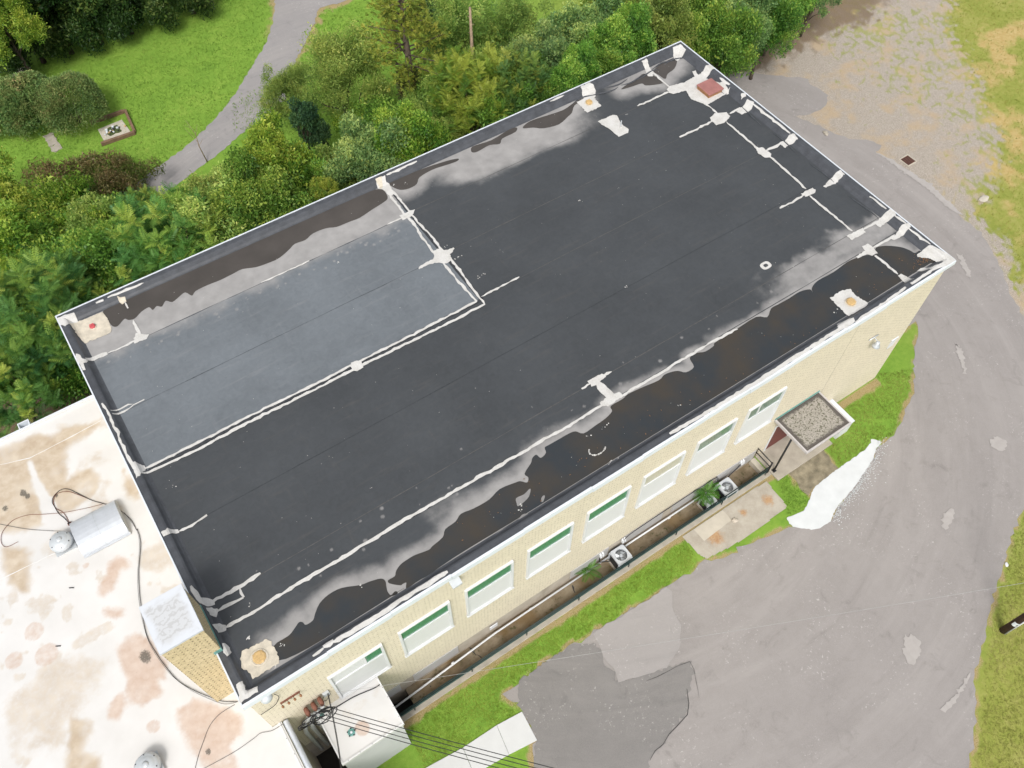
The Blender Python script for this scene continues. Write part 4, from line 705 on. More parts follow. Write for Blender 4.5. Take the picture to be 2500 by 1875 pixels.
def wr_attrs(X,Y):
    n=fbm(X*1.3,Y*1.3,4); tan=np.zeros(X.shape); pink=np.zeros(X.shape); mold=np.zeros(X.shape)
    for P in TAN: tan=np.maximum(tan,sstep(.45,-.25,pdist(X,Y,P)+(n-.5)*.8)*(.72+.8*(n-.35)))
    for P in WHOLE: tan=tan*sstep(-.1,.2,pdist(X,Y,P)+(n-.5)*.3)
    for P in PINK: pink=np.maximum(pink,sstep(.22,-.28,pdist(X,Y,P)+(n-.5)*.45)*(.5+.75*n))
    for (a,b),r_ in PCIRC: pink=np.maximum(pink,.55*sstep(r_,r_*.8,np.hypot(X-a,Y-b)+(n-.5)*.12))
    for (a,b),r_ in MOLD: mold=np.maximum(mold,sstep(r_,r_*.3,np.hypot(X-a,(Y-b)*.75)+(n-.5)*.25)*.95)
    tan=np.maximum(tan,.55*sstep(.54,.72,fbm(X*.35+20,Y*.35,4))); tan=np.maximum(tan,.5*sstep(.62,.75,n)*sstep(.5,.6,fbm(X*.25+3,Y*.25+9,3)))
    return dict(tan=tan,pink=pink,mold=mold)
roof2=grid('roof',-13.5,.5,-7.5,17.3,.07,ZW,wr_attrs,M['white_roof'],drop=lambda x,y:(x>.14)&(y>.16)); wpart(roof2,low)
b=MB(); b.add([(.48,-7.5,-1.6),(.48,YW,-1.6),(.48,YW,ZW-.02),(.48,-7.5,ZW-.02)],[(0,1,2,3)]); wpart(b.build('side_wall',M['brick'],None),low); b=MB(); b.add([(-13.5,17.35,0),(.15,17.35,0),(.15,17.35,ZW-.02),(-13.5,17.35,ZW-.02)],[(3,2,1,0)]); wpart(b.build('wall',M['brick'],None),low)
wpart(MB().box(-13.5,.149,17.3,17.36,ZW-.1,ZW+.12).build('edge_trim',M['white_flash'],None),low); wpart(MB().box(-13.5,.149,17.37,17.42,ZW-.25,ZW+.16).build('edge_trim',M['white_trim'],None),low)
sx,sy=[(-3.48,17.53)][0]
s_=MB(); s_.box(sx-.24,sx+.24,17.43,17.47,ZW-.3,ZW+.1).box(sx-.24,sx+.24,17.75,17.79,ZW-.3,ZW+.1).box(sx-.24,sx-.2,17.47,17.75,ZW-.3,ZW+.1).box(sx+.2,sx+.24,17.47,17.75,ZW-.3,ZW+.1).box(sx-.2,sx+.2,17.471,17.749,ZW-.3,ZW-.25); wpart(s_.build('scupper_box',M['white_trim'],None),low)
wpart(MB().box(.38,.44,-7.5,.14,ZW+.003,ZW+.035).build('edge_trim',M['white_flash'],None),low)
gt=MB()
for i in range(14):
    a=-7.4+i*.54; gt.tube([(.62,a,ZW-.12+.015*(i%3)),(.62,min(a+.55,.1),ZW-.12+.015*((i+1)%3))],.11,10,False)
wpart(gt.build('gutter',M['galv'],None,True),low)
for i in range(9): wpart(MB().lathe([(.014,0),(.014,.012),(.004,.016)],8,(.41,-.5-i*.62,ZW+.035)).build('screw',M['black'],None),low)
# raised membrane seams
for q in ([(-6.38,11.11),(-4.87,11.05),(-3.23,10.95)],[(-4.93,16.26),(-3.78,15.88),(-1.91,15.94),(-0.62,16.02)]): wpart(MB().prism(ribbon(q,.03,.3,.006),ZW,ZW+.008).build('membrane_seam',M['white_flash'],None),low)
for q in ([(-4.23,9.27)][0],[(-5.38,7.31)][0]): wpart(MB().tube([(q[0],q[1],ZW+.01),(q[0]+.16,q[1]-.10,ZW+.02)],.022,6).build('loose_fastener',M['black'],None),low)
# entrance block with its own small white roof
an=empty('entrance_block',(2.8,-.9,0),'small flat roofed entrance block with pale grey front wall','building')
ax0,ax1,ay0=1.62,4.10,-1.98
wpart(MB().box(ax0,ax1,ay0,YW-.004,-1.6,ZA-.12).build('wall',M['pale_front'],None),an)
r3=grid('roof',ax0-.02,ax1+.02,ay0-.03,YW-.004,.05,ZA,lambda X,Y:dict(tan=.35*sstep(.5,.7,fbm(X*2,Y*2)),pink=.7*sstep(.34,.24,np.hypot(X-[(2.79,-1.30)][0][0],Y-[(2.79,-1.30)][0][1])+(fbm(X*3,Y*3)-.5)*.12),mold=0*X),M['white_roof']); wpart(r3,an)
tr=MB(); tr.box(ax0-.06,ax1+.06,ay0-.07,ay0,ZA-.13,ZA+.05).box(ax0-.06,ax0,ay0+.001,YW-.004,ZA-.13,ZA+.05).box(ax1,ax1+.06,ay0+.001,YW-.004,ZA-.13,ZA+.05); wpart(tr.build('edge_trim',M['white_flash'],None),an)
for i in range(5): wpart(MB().lathe([(.013,0),(.013,.012),(.004,.016)],8,(ax1+.03,-1.7+i*.42,ZA+.05)).build('screw',M['black'],None),an); wpart(MB().lathe([(.013,0),(.013,.012),(.004,.016)],8,(ax0+.2+i*.5,ay0-.03,ZA+.05)).build('screw',M['black'],None),an)
q=[(2.37,-1.21)][0]; dr=empty('roof_vent',(q[0],q[1],ZA),'small dark green clamped drain ring on the entrance block roof','roof drain')
MB().lathe([(.12,0),(.14,.01),(.14,.04),(.08,.05),(.07,.02)],14).build('ring',M['copper_green'],dr); MB().lathe([(.05,.02),(.05,.06),(.02,.08)],12).build('dome',M['white_trim'],dr)
for k in range(5): MB().box(-.03,.03,-.02,.02,0,.06).build('clamp',M['dark_metal'],dr).location=(.14*math.cos(k*1.257),.14*math.sin(k*1.257),0)
# dark pit between the two white roofs and beside the entrance block
def mat_area():
    t=NT('damp areaway concrete'); n=t.noise(1.2,6,.65); c=t.ramp(n,[(.3,(.10,.075,.035)),(.5,(.20,.155,.10)),(.72,(.29,.24,.165))]); m=t.noise(3.4,6,.7); c=t.mix(t.bw(m,.56,.66,0,.85),c,(.045,.05,.012)); wq=t.noise(.5,4); c=t.mix(t.bw(wq,.5,.65,0,.6),c,(.17,.10,.03)); t.bump(m,.4,.02); return t.fin(c,t.bw(wq,.5,.65,.9,.45))
M['area']=mat_area()
ar=empty('areaway',(14,-.3,-.4),'sunken concrete areaway along the front wall','areaway'); ar['kind']='structure'
fl=MB(); fl.add([(5.0,-.76,-.4),(25.2,-.76,-.4),(25.2,YW+.03,-.4),(5.0,YW+.03,-.4)],[(0,1,2,3)]); wpart(fl.build('floor',M['area'],None),ar)
fl=MB(); fl.add([(.48,-7.5,-1.6),(5.0,-7.5,-1.6),(5.0,YW+.03,-1.6),(.48,YW+.03,-1.6)],[(0,1,2,3)]).add([(5.0,YW+.03,-1.6),(5.0,-.76,-1.6),(5.0,-.76,-.4),(5.0,YW+.03,-.4)],[(0,1,2,3)]); wpart(fl.build('pit_floor',simple('wet dark pit floor',(.03,.026,.022),.4,2,.7),None),ar)  # pit floor in a nearly black base colour
wpart(MB().box(4.16,25.24,-1.06,-.76,-1.6,.05).build('retaining_wall',M['concrete'],None,bevel=.02),ar)
for a,b_ in ([(8.27,0.15)][0],[(8.34,-0.30)][0]),([(8.34,-0.30)][0],[(8.49,-0.52)][0]),([(6.01,-0.13)][0],[(5.98,-0.36)][0]),([(13.75,-0.07)][0],[(13.66,-0.43)][0]): wpart(MB().prism(ribbon([a,b_],.05,.1,.015),-.4,-.394).build('crack',ck,None),ar)

# ================================================================== things on the roofs
def strainer(loc,label,m,r=.2,h=.12):
    t=empty('roof_drain',(*loc,ZR+.03),label,'roof drain','roof drains')
    MB().lathe([(r*1.25,0),(r*1.3,.015),(r*1.15,.03),(r*1.05,.02)],20).build('ring',M['sealant_dirty'],t)
    MB().lathe([(r*.95,.0),(r,h*.3),(r*.97,h*.8),(r*.8,h),(0.01,h*1.02)],10 if r>.15 else 14).build('dome',m,t)
    for k in range(-2,3): MB().box(-r*.75,r*.75,k*r*.33-.012,k*r*.33+.012,h*1.0,h*1.1).build('rib',m,t)
    return t
strainer([(28.56,1.00)][0],'ochre dome drain in white patch near the right front corner',M['orange'])
strainer([(26.98,17.68)][0],'ochre dome drain in white patch by the rear parapet',M['orange'],.17)
strainer([(1.12,1.21)][0],'ochre disc drain in white patch at the near left corner',M['orange'],.23,.07)
strainer([(1.11,17.65)][0],'pink red drain in square white patch at the far left corner',M['red_drain'],.12,.1)
hq=[(32.32,15.49),(33.28,15.57),(33.26,14.58),(32.38,14.56)]; hc=(sum(p[0] for p in hq)/4,sum(p[1] for p in hq)/4)
ht=empty('roof_hatch',(*hc,ZR),'brown square metal roof hatch on white coated curb','roof hatch')
MB().box(-.46,.46,-.46,.46,.0,.17).build('curb',M['hatch_rust'],ht); MB().box(-.45,.45,-.45,.45,.171,.19).build('gap_strip',M['black'],ht); MB().box(-.5,.5,-.5,.5,.19,.27).build('lid',M['hatch_brown'],ht,bevel=.015); MB().box(-.505,-.49,-.4,.4,.18,.24).build('hinge',M['hatch_rust'],ht)
q=[(27.20,15.33)][0]; vp=empty('vent_pipe',(*q,ZR),'thin grey vent pipe standing in a white patch','vent pipe'); MB().lathe([(.055,0),(.05,.06),(.035,.09)],12).build('boot',M['sealant'],vp); MB().tube([(0,0,.05),(0,0,.42)],.032,10).build('pipe',M['fan_grey'],vp)
# barrel hood and mushroom fan on the white roof
hd=empty('exhaust_hood',(-2.36,10.98,ZW),'grey barrel shaped metal hood lying on the white roof','exhaust hood')
n=14; prof=[(.86*math.cos(t),.10+.44*math.sin(t)) for t in np.linspace(0,math.pi,n)]
for sx,nm in ((-1,'shell'),(1,'shell')):
    m_=MB(); a,b_=(-.93,-.004) if sx<0 else (.004,.93); 
    m_.add([(a,y,z) for y,z in prof]+[(b_,y,z) for y,z in prof],[(i,i+1,n+i+1,n+i) for i in range(n-1)]+[tuple(range(n-1,-1,-1)),tuple(range(n,2*n))]); o=m_.build(nm,M['galv'],hd)
MB().box(-.012,.012,-.862,.862,.10,.12).build('joint',M['seam'],hd)
sm=MB(); pr_=[(.868*math.cos(t),.10+.448*math.sin(t)) for t in np.linspace(0,math.pi,n)]; sm.add([(-.01,y,z) for y,z in pr_]+[(.01,y,z) for y,z in pr_],[(i,i+1,n+i+1,n+i) for i in range(n-1)]); sm.build('standing_seam',M['fan_grey'],hd)
MB().box(-.9,.9,-.8,.8,0,.099).build('curb',M['white_flash'],hd); MB().box(.931,.96,-.87,.87,.06,.14).build('rim',M['white_flash'],hd); MB().box(-.94,.94,-.89,-.861,.04,.12).build('rim',M['galv'],hd)
def fan(loc,label):
    f=empty('exhaust_fan',(*loc,ZW),label,'exhaust fan','mushroom exhaust fans')
    MB().box(-.36,.36,-.36,.36,0,.12).build('curb',M['white_flash'],f); MB().box(-.40,.40,-.40,.40,.12,.15).build('base_plate',M['fan_grey'],f); MB().lathe([(.30,.15),(.26,.3),(.34,.36)],24).build('throat',M['ac_dark'],f,True)
    MB().lathe([(.36,.34),(.45,.36),(.455,.42),(.42,.50),(.33,.56),(.30,.565),(.28,.59),(.12,.62)],32).build('cowl',M['fan_grey'],f,True); MB().lathe([(.115,.61),(.115,.65),(.05,.67),(.01,.67)],20).build('cap',M['fan_grey'],f,True)
    for k in range(6): MB().lathe([(.022,0),(.022,.02),(.01,.025)],8).build('bolt',M['ac_dark'],f).location=(.37*math.cos(k*1.047+.4),.37*math.sin(k*1.047+.4),.54)
    return f
fan([(-3.79,11.10)][0],'grey mushroom exhaust fan beside the barrel hood'); fan([(-3.94,1.25)][0],'grey mushroom exhaust fan at the bottom edge of the white roof')
jb=empty('junction_box',(*[(-3.33,11.91)][0],ZW),'small rusty junction box at the hood corner','junction box'); MB().box(-.07,.07,-.06,.06,0,.1).build('case',M['rust'],jb,bevel=.01); MB().box(-.05,.05,-.04,.04,.1,.112).build('cover',M['black'],jb)
def cable(pts2,z,r,label,m='black',name='cable',lift=None):
    p=smoothline([(a,b_,z) for a,b_ in pts2] if len(pts2[0])==2 else pts2,6); return tag(MB().tube(p,r,6).build(name,M[m],None,True),label,'cable')
cable([(-1.74,11.85),(-1.92,12.07),(-2.23,12.44),(-2.53,12.93),(-2.77,13.34),(-2.96,13.56),(-3.16,13.63),(-3.39,13.56),(-3.54,13.44),(-3.62,13.27),(-3.61,13.03),(-3.56,12.61),(-3.44,12.29),(-3.34,11.94)],5.44,.014,'black cable looping round the stain behind the barrel hood')
cable([(-1.76,11.88),(-2.16,12.36),(-2.57,12.94),(-2.88,13.35),(-3.18,13.52),(-3.40,13.52),(-3.57,13.29),(-3.59,12.94),(-3.42,12.61),(-3.36,12.34),(-3.34,11.99)],5.43,.012,'thin brown wire running beside the looped black cable','rust')
cable([(-1.93,12.04),(-2.58,12.24),(-3.40,12.56),(-4.18,12.98),(-4.61,13.24),(-5.21,13.35),(-5.71,13.07),(-5.88,12.64),(-5.76,12.33),(-5.31,12.30)],5.43,.010,'thin brown wire curling across the stained white roof','rust')
cable([(-3.69,11.76),(-4.76,12.57),(-5.70,13.47),(-6.51,14.29)],5.43,.010,'pale thin wire running left from the mushroom fan','grey_cable')
cable([(-1.44,11.40),(-1.30,11.05),(-1.18,10.61),(-1.17,10.13),(-1.13,10.14),(-1.22,9.53),(-1.58,8.71),(-1.74,8.35),(-2.00,7.57),(-2.16,6.94),(-2.30,6.30),(-2.39,5.65),(-2.32,4.90),(-2.20,4.18),(-2.02,3.50),(-1.67,2.88),(-1.29,2.35),(-0.96,1.94),(-0.51,1.63)],5.45,.012,'thick black cable running from the hood past the chimney to the wall')
cable([(-1.31,11.16),(-1.17,10.18),(-1.27,9.56),(-1.61,8.74),(-1.78,8.38),(-2.09,7.45),(-2.31,6.43),(-2.41,5.48),(-2.31,4.55),(-2.12,3.74),(-1.75,2.93),(-1.38,2.36),(-0.96,1.83),(-0.54,1.63)],5.44,.007,'thin grey cable following the thick black one past the chimney','grey_cable')
cable([(-0.65,1.60),(-1.21,1.60),(-1.68,1.43),(-2.08,1.06),(-2.41,0.72),(-2.72,0.32)],5.43,.010,'thin dark wire curving down the pink stain','grey_cable'); cable([(-2.48,0.21),(-1.36,0.12),(-0.55,0.15),(-0.29,0.18),(0.10,0.03),(0.50,0.02)],5.43,.009,'thin grey wire crossing the white roof edge','grey_cable')

# ================================================================== front of the building
# door canopy
M['canopy_edge']=simple('weathered pinkish white trim',(.47,.445,.44),.12,3,.7)
ZC=3.5; cq=[(25.36,YW),(28.2,YW),(28.2,-1.96),(25.36,-1.96)]
cn=empty('door_canopy',(26.78,-.9,ZC),'flat entrance canopy with mossy gravel top and white edges','canopy')
def mat_cgravel():
    t=NT('mossy canopy gravel'); v=t.vor(30); n=t.noise(5,6,.7); c=t.ramp(t.noise(28,3),[(.3,(.23,.21,.18)),(.7,(.40,.375,.335))]); k=t.bw(t.noise(11,6,.76),.515,.58); c=t.mix(t.math('MULTIPLY',k,.85),c,(.055,.055,.02)); e=t.attr('rim'); c=t.mix(t.bw(t.math('ADD',e,t.math('MULTIPLY',t.math('SUBTRACT',n,.5),.9)),.45,.75,0,.9),c,(.075,.065,.058)); t.bump(v.outputs['Distance'],.6,.02); return t.fin(c,.95)
wpart(grid('gravel_top',25.42,28.14,-1.90,.10,.04,ZC+.02,lambda X,Y:dict(rim=np.clip(1-np.minimum(np.minimum(X-25.42,28.14-X),np.minimum(Y+1.9,.10-Y))/.45,0,1)),mat_cgravel()),cn)
e_=MB(); e_.box(25.34,28.22,-1.98,-1.91,ZC-.13,ZC+.045).box(25.34,25.41,-1.909,YW-.004,ZC-.13,ZC+.045).box(28.15,28.22,-1.909,YW-.004,ZC-.13,ZC+.045); wpart(e_.build('edge_board',M['canopy_edge'],None,bevel=.01),cn)
wpart(MB().box(25.41,28.15,-1.91,YW-.004,ZC-.12,ZC-.01).build('deck',M['white_vinyl'],None),cn); wpart(MB().box(25.34,28.22,YW-.05,YW-.005,ZC+.046,ZC+.10).build('flashing',M['copper_green'],None),cn)
sw=empty('porch_wall',(29.98,-.6,0),'low white porch wall beyond the canopy','wall'); wpart(MB().box(29.35,30.16,-1.38,YW-.004,0,1.05).build('body',M['white_vinyl'],None),sw); wpart(MB().box(29.31,30.20,-1.42,YW-.004,1.051,1.11).build('coping',M['white_trim'],None,bevel=.01),sw)
po=empty('porch',(26.6,-.7,0),'worn concrete porch floor under the canopy','porch'); wpart(MB().box(25.25,29.0,-1.5,YW-.004,-.4,.10).build('floor',M['concrete'],None,bevel=.015),po); wpart(MB().box(24.93,25.25,-.76,YW-.004,-.4,-.05).build('step',M['slab_pale'],None,bevel=.015),po)
dd=empty('entrance_door',(26.6,YW,.1),'dark red door in the shade of the canopy','door'); MB().box(-.75,.75,-.03,-.005,0,2.2).build('leaf',M['door_red'],dd); MB().box(-.85,-.751,-.05,-.005,0,2.3).build('jamb',M['white_vinyl'],dd); MB().box(.751,.85,-.05,-.005,0,2.3).build('jamb',M['white_vinyl'],dd); MB().box(-.85,.85,-.05,-.005,2.301,2.4).build('head',M['white_vinyl'],dd)
# railing on the retaining wall
rl=empty('guard_railing',(14.5,-.86,.05),'dark green pipe railing along the sunken areaway','railing'); y=-.84
wpart(MB().tube([(4.2,y,.62),(25.1,y,.62)],.03,10).build('top_rail',M['dark_metal'],None,True),rl); wpart(MB().tube([(4.2,y,.36),(25.1,y,.36)],.024,10).build('mid_rail',M['dark_metal'],None,True),rl)
wpart(MB().box(4.2,25.1,y-.012,y+.012,.10,.26).build('kick_board',M['teal_paint'],None),rl)
for k in range(8): wpart(MB().tube([(4.9+k*2.86,y-.075,.04),(4.9+k*2.86,y-.075,.30),(4.9+k*2.86,y,.62)],.026,8).build('post',M['dark_metal'],None,True),rl)
er=empty('end_railing',(25.12,-.4,.05),'black end railing with thick corner post beside the porch','railing')
for z in (.62,1.0): wpart(MB().tube([(25.12,-.84,z),(25.12,YW,z)],.028,8).build('rail',M['black'],None,True),er)
wpart(MB().tube([(25.12,-.86,.0),(25.12,-.86,1.05)],.045,10).build('post',M['black'],None,True),er)
cp=empty('canopy_post',(25.44,-.98,.1),'black steel post at the canopy corner by the railing end','post'); MB().tube([(0,0,0),(0,0,3.27)],.05,10).build('shaft',M['black'],cp,True); MB().box(-.1,.1,-.1,.1,0,.02).build('foot_plate',M['black'],cp)
# long white pipe lying in the areaway
pp=empty('drain_pipe',(10,-.1,-.2),'long white plastic pipe running along the areaway','pipe')
wpart(MB().tube([(3.6,-.34,-.15),(9.5,-.02,-.12),(16.2,.02,-.1)],.045,10).build('pipe_run',M['white_vinyl'],None,True),pp); wpart(MB().tube([(16.9,.02,-.1),(22.1,.02,-.1)],.045,10).build('pipe_run',M['white_vinyl'],None,True),pp)
for x in (7.2,11.4,14.6,19.5): wpart(MB().tube([(x,-.1 if x<9 else .0,-.12),(x+.14,-.09 if x<9 else .0,-.12)],.056,10).build('coupling',M['white_vinyl'],None,True),pp)
# condenser units
def ac(x,y,s,h,label,z0=-.4,rz=0.):
    t=empty('condenser_unit',(x,y,z0),label,'air conditioner','air conditioning condensers',rz); a=s/2
    MB().box(-a-.06,a+.06,-a-.05,a+.05,0,.07).build('pad',M['concrete'],t)
    def rr(a_,r_): return [(sx*(a_-r_)+r_*math.cos(t_),sy*(a_-r_)+r_*math.sin(t_)) for sx,sy,t0 in((1,1,0),(-1,1,90),(-1,-1,180),(1,-1,270)) for t_ in np.radians(np.linspace(t0,t0+90,5))]
    MB().prism(rr(a*.95,.07),.07,h-.34).build('coil_body',M['ac_dark'],t)
    for sx in(-1,1):
        for sy in(-1,1): MB().box(sx*a*.9-.05,sx*a*.9+.05,sy*a*.9-.05,sy*a*.9+.05,.07,h-.121).build('corner_post',M['galv'],t)
    pw=rr(a*.95,.07); MB().add([(x_,y_,h-.34) for x_,y_ in pw]+[(x_,y_,h-.12) for x_,y_ in pw],[(i,(i+1)%20,20+(i+1)%20,20+i) for i in range(20)]).build('coil_grille',M['ac_dark'],t)
    R_=a*.74; o_=rr(a,.09); k=20; c_=[(R_*math.cos(t_),R_*math.sin(t_)) for t_ in np.radians(np.linspace(0,90,5)+0)]
    ci=[(R_*math.cos(t_),R_*math.sin(t_)) for t0 in(0,90,180,270) for t_ in np.radians(np.linspace(t0,t0+90,5))]
    v=[(p[0],p[1],h) for p in o_]+[(p[0],p[1],h-.01) for p in ci]+[(p[0],p[1],h-.12) for p in o_]+[(p[0],p[1],h-.10) for p in ci]
    MB().add(v,[(i,(i+1)%k,k+(i+1)%k,k+i) for i in range(k)]+[(i,2*k+i,2*k+(i+1)%k,(i+1)%k) for i in range(k)]+[(k+i,k+(i+1)%k,3*k+(i+1)%k,3*k+i) for i in range(k)]).build('top_cover',M['galv'],t)
    MB().lathe([(R_*.99,h-.33),(R_*.99,h-.32)],20).build('fan_well',M['grey_cable'],t)
    for j in range(3):
        th=j*2.094+.5; bl=[]; 
        for rr_,da,dz in((.25,-.45,.05),(.95,-.45,.07),(.95,.45,-.05),(.25,.45,-.05)): bl.append((R_*rr_*math.cos(th+da),R_*rr_*math.sin(th+da),h-.2+dz))
        MB().add(bl,[(0,1,2,3)]).build('fan_blade',M['fan_grey'],t)
    MB().lathe([(R_*.27,h-.24),(R_*.29,h-.1),(R_*.2,h-.06),(.01,h-.055)],16).build('motor',M['galv'],t,True)
    g_=MB()
    for j in range(10): th=j*math.pi/10; g_.tube([(R_*math.cos(th),R_*math.sin(th),h-.012),(-R_*math.cos(th),-R_*math.sin(th),h-.012)],.0035,4)
    for rr_ in(.4,.6,.8): g_.tube([(R_*rr_*math.cos(t_),R_*rr_*math.sin(t_),h-.012) for t_ in np.linspace(0,6.283,25)],.0035,4,False)
    g_.build('guard',M['fan_grey'],t); return t
AC1=[(16.29,-0.36)][0]; AC2=[(21.62,-0.45)][0]; AC3=[(22.75,-0.46)][0]
ac(AC1[0],AC1[1],.78,.85,'grey condenser with fan grille alone left of the rusty pad'); ac(AC2[0],AC2[1],.60,.70,'small condenser half hidden under fern like leaves'); ac(AC3[0],AC3[1],.78,.85,'grey condenser with open fan nearest the porch')
# line-set hoods and tubing on the wall
for (x,z),lab in zip(((15.35,.55),(16.62,.62),(24.0,.60)),('paired white line covers left of the single condenser','paired white line covers just above the single condenser','paired white line covers left of the porch')):
    t=empty('line_cover',(x,YW-.02,z),lab,'pipe cover','white pipe covers on the wall')
    for d in(0,.13): MB().add([(d,-.005,0),(d+.09,-.005,0),(d+.09,-.005,.26),(d,-.005,.26),(d,-.14,-.02),(d+.09,-.14,-.02),(d+.09,-.09,.2),(d,-.09,.2)],[(0,1,5,4),(4,5,6,7),(7,6,2,3),(1,2,6,5),(0,4,7,3)]).build('hood',M['white_vinyl'],t)
cable([(15.35,.04,.52),(15.3,-.02,.3),(15.45,-.02,.0),(15.9,-.2,-.1)],0,.025,'black refrigerant line dropping to the single condenser')
cable([(16.65,.06,.6),(16.75,.06,.8),(17.3,.07,1.02),(19.5,.08,1.05),(22,.08,1.0),(22.45,.06,.85),(22.5,.02,.5)],0,.02,'long black line stapled along the top of the basement covers')
cable([(24.0,.04,.62),(23.7,.02,.45),(23.3,.0,.2),(23.2,-.1,.05)],0,.03,'black refrigerant line dropping to the condenser nearest the porch')
tag(MB().box(9.35,9.75,YW-.05,YW-.004,.25,.62).build('wall_vent',M['white_vinyl'],None,bevel=.01),'small white vent hood on the foundation wall','vent')
# lights on the wall
lt=empty('wall_lamp',(30.9,YW,7.3),'grey bell shaped lamp on a bracket near the right corner','lamp'); 
q=[(30.59,5.85)][0]; lt.location=(q[0],YW,q[1])
MB().tube([(-.3,-.05,.28),(.28,-.05,.28)],.035,8).build('conduit',M['fan_grey'],lt,True); MB().tube([(0,-.05,.28),(.05,-.2,.22),(.1,-.28,.1)],.02,8).build('arm',M['fan_grey'],lt,True); MB().lathe([(.06,.12),(.1,.1),(.1,-.06),(.17,-.12),(.19,-.2),(.17,-.21)],18,(.1,-.3,0)).build('shade',M['galv'],lt,True)
q=[(7.97,8.53)][0]; fl_=empty('flood_light',(q[0],YW,q[1]),'grey box flood light under the gutter','lamp'); MB().add([(-.2,-.3,-.05),(.2,-.3,-.05),(.2,0,-.1),(-.2,0,-.1),(-.2,-.3,.03),(.2,-.3,.03),(.2,0,.16),(-.2,0,.16)],[(3,2,1,0),(4,5,6,7),(0,1,5,4),(1,2,6,5),(2,3,7,6),(3,0,4,7)]).build('housing',M['fan_grey'],fl_,bevel=.01); MB().box(-.17,.17,-.28,-.02,-.105,-.09).build('lens',M['pane_white'],fl_)
q=[(0.74,8.98)][0]; bl_=empty('round_lamp',(q[0],YW,q[1]),'round grey fixture under the gutter at the left end','lamp'); MB().lathe([(.01,.16),(.12,.15),(.2,.06),(.21,-.02),(.17,-.06)],18,(0,-.17,0)).build('dome',M['fan_grey'],bl_,True); MB().box(-.05,.05,-.06,-.004,-.02,.1).build('mount',M['fan_grey'],bl_)
cable([(.95,.1,8.5),(1.02,.08,8.1),(.9,.1,7.7),(.7,.08,7.5),(.2,.08,7.45)],0,.012,'thin black wire hanging below the gutter at the left end')
mp=empty('wall_panel',(31.9,YW,5.4),'small white panel on the wall right of the lamp','panel'); q=[(33.17,3.68)][0]; mp.location=(q[0],YW,q[1]); MB().box(-.22,.22,-.03,-.004,-.35,.35).build('plate',M['white_vinyl'],mp); MB().box(-.24,.24,-.06,-.004,.351,.39).build('drip_cap',M['white_trim'],mp)
# electric service entrance
se=empty('service_rack',(1.55,YW,5.9),'rusty rack of four insulators with wires on the wall','electrical rack')
RK=[(0.89,7.25),(1.62,7.18)]
p0=np.array([RK[0][0],.02,RK[0][1]]); p1=np.array([RK[1][0],.02,RK[1][1]]); zr_=(p0[2]+p1[2])/2; p0[2]=p1[2]=zr_
wpart(MB().box(p0[0],p1[0],YW-.06,YW-.005,zr_-.03,zr_+.03).build('bar',M['rust'],None),se)
for k in range(4):
    f_=k/3*.92+.04; x_=p0[0]+(p1[0]-p0[0])*f_
    wpart(MB().lathe([(.03,0),(.045,.02),(.03,.04),(.045,.06),(.03,.08),(.045,.1),(.02,.12)],10,(x_,YW-.17,zr_-.07)).build('insulator',M['hatch_rust'],None,True),se); wpart(MB().tube([(x_,YW-.05,zr_),(x_,YW-.17,zr_+.08)],.012,6).build('bracket',M['rust'],None),se)
for k,(x_,z_) in enumerate(((1.42,5.35),(1.72,5.45),(2.0,5.55))):
    t=empty('weatherhead',(x_,YW,z_),('leftmost','middle','rightmost')[k]+' of three rusty service pipes with white hoods','service pipe','service pipes on the wall')
    MB().tube([(0,-.14,.05),(0,-.14,-.45)],.08,12).build('pipe',M['rust'],t,True); MB().tube([(0,-.14,.05),(0,-.15,.14),(0,-.22,.18),(0,-.32,.12),(0,-.36,.02)],[.08,.085,.09,.085,.075],12).build('hood',M['rust'],t,True)
    MB().tube([(0,-.14,-.45),(-.05,-.16,-.8),(-.35,-.2,-1.15),(-.5,-.22,-2.0),(-.5,-.22,-5.4)],.085,12).build('sleeve',M['white_vinyl'],t,True)
random.seed(17)
LOOP=('outer black service cable loop hanging from the white hoods','second black service cable loop under the insulator rack','third black service cable loop beside the rusty pipes','inner black service cable loop nearest the entrance block','small black service cable loop crossing the others','lowest black service cable loop over the gutter','thin black service cable loop by the rightmost pipe')
for k in range(7):
    cx_,cz=1.55+random.uniform(-.35,.35),5.15+random.uniform(-.2,.2); rx,rz_=random.uniform(.25,.5),random.uniform(.3,.55); ph=random.uniform(0,6)
    pts=[(cx_+rx*math.cos(t_),-.45-.22*math.sin(t_*.7+ph)*.6,cz+rz_*math.sin(t_)) for t_ in np.linspace(ph,ph+5.4,16)]; cable(pts,0,.020,LOOP[k],name='service_cable')
ms=empty('conduit_box',(2.75,YW,5.75),'grey meter box with loop of wire right of the rack','electrical box'); q=[(2.28,5.44)][0]; ms.location=(q[0],YW,q[1]); MB().box(-.12,.12,-.1,-.004,-.16,.16).build('case',M['fan_grey'],ms,bevel=.01); MB().tube([(-.1,-.06,-.1),(-.3,-.12,-.3),(-.1,-.15,-.4),(.14,-.1,-.1)],.012,6).build('whip',M['black'],ms,True)
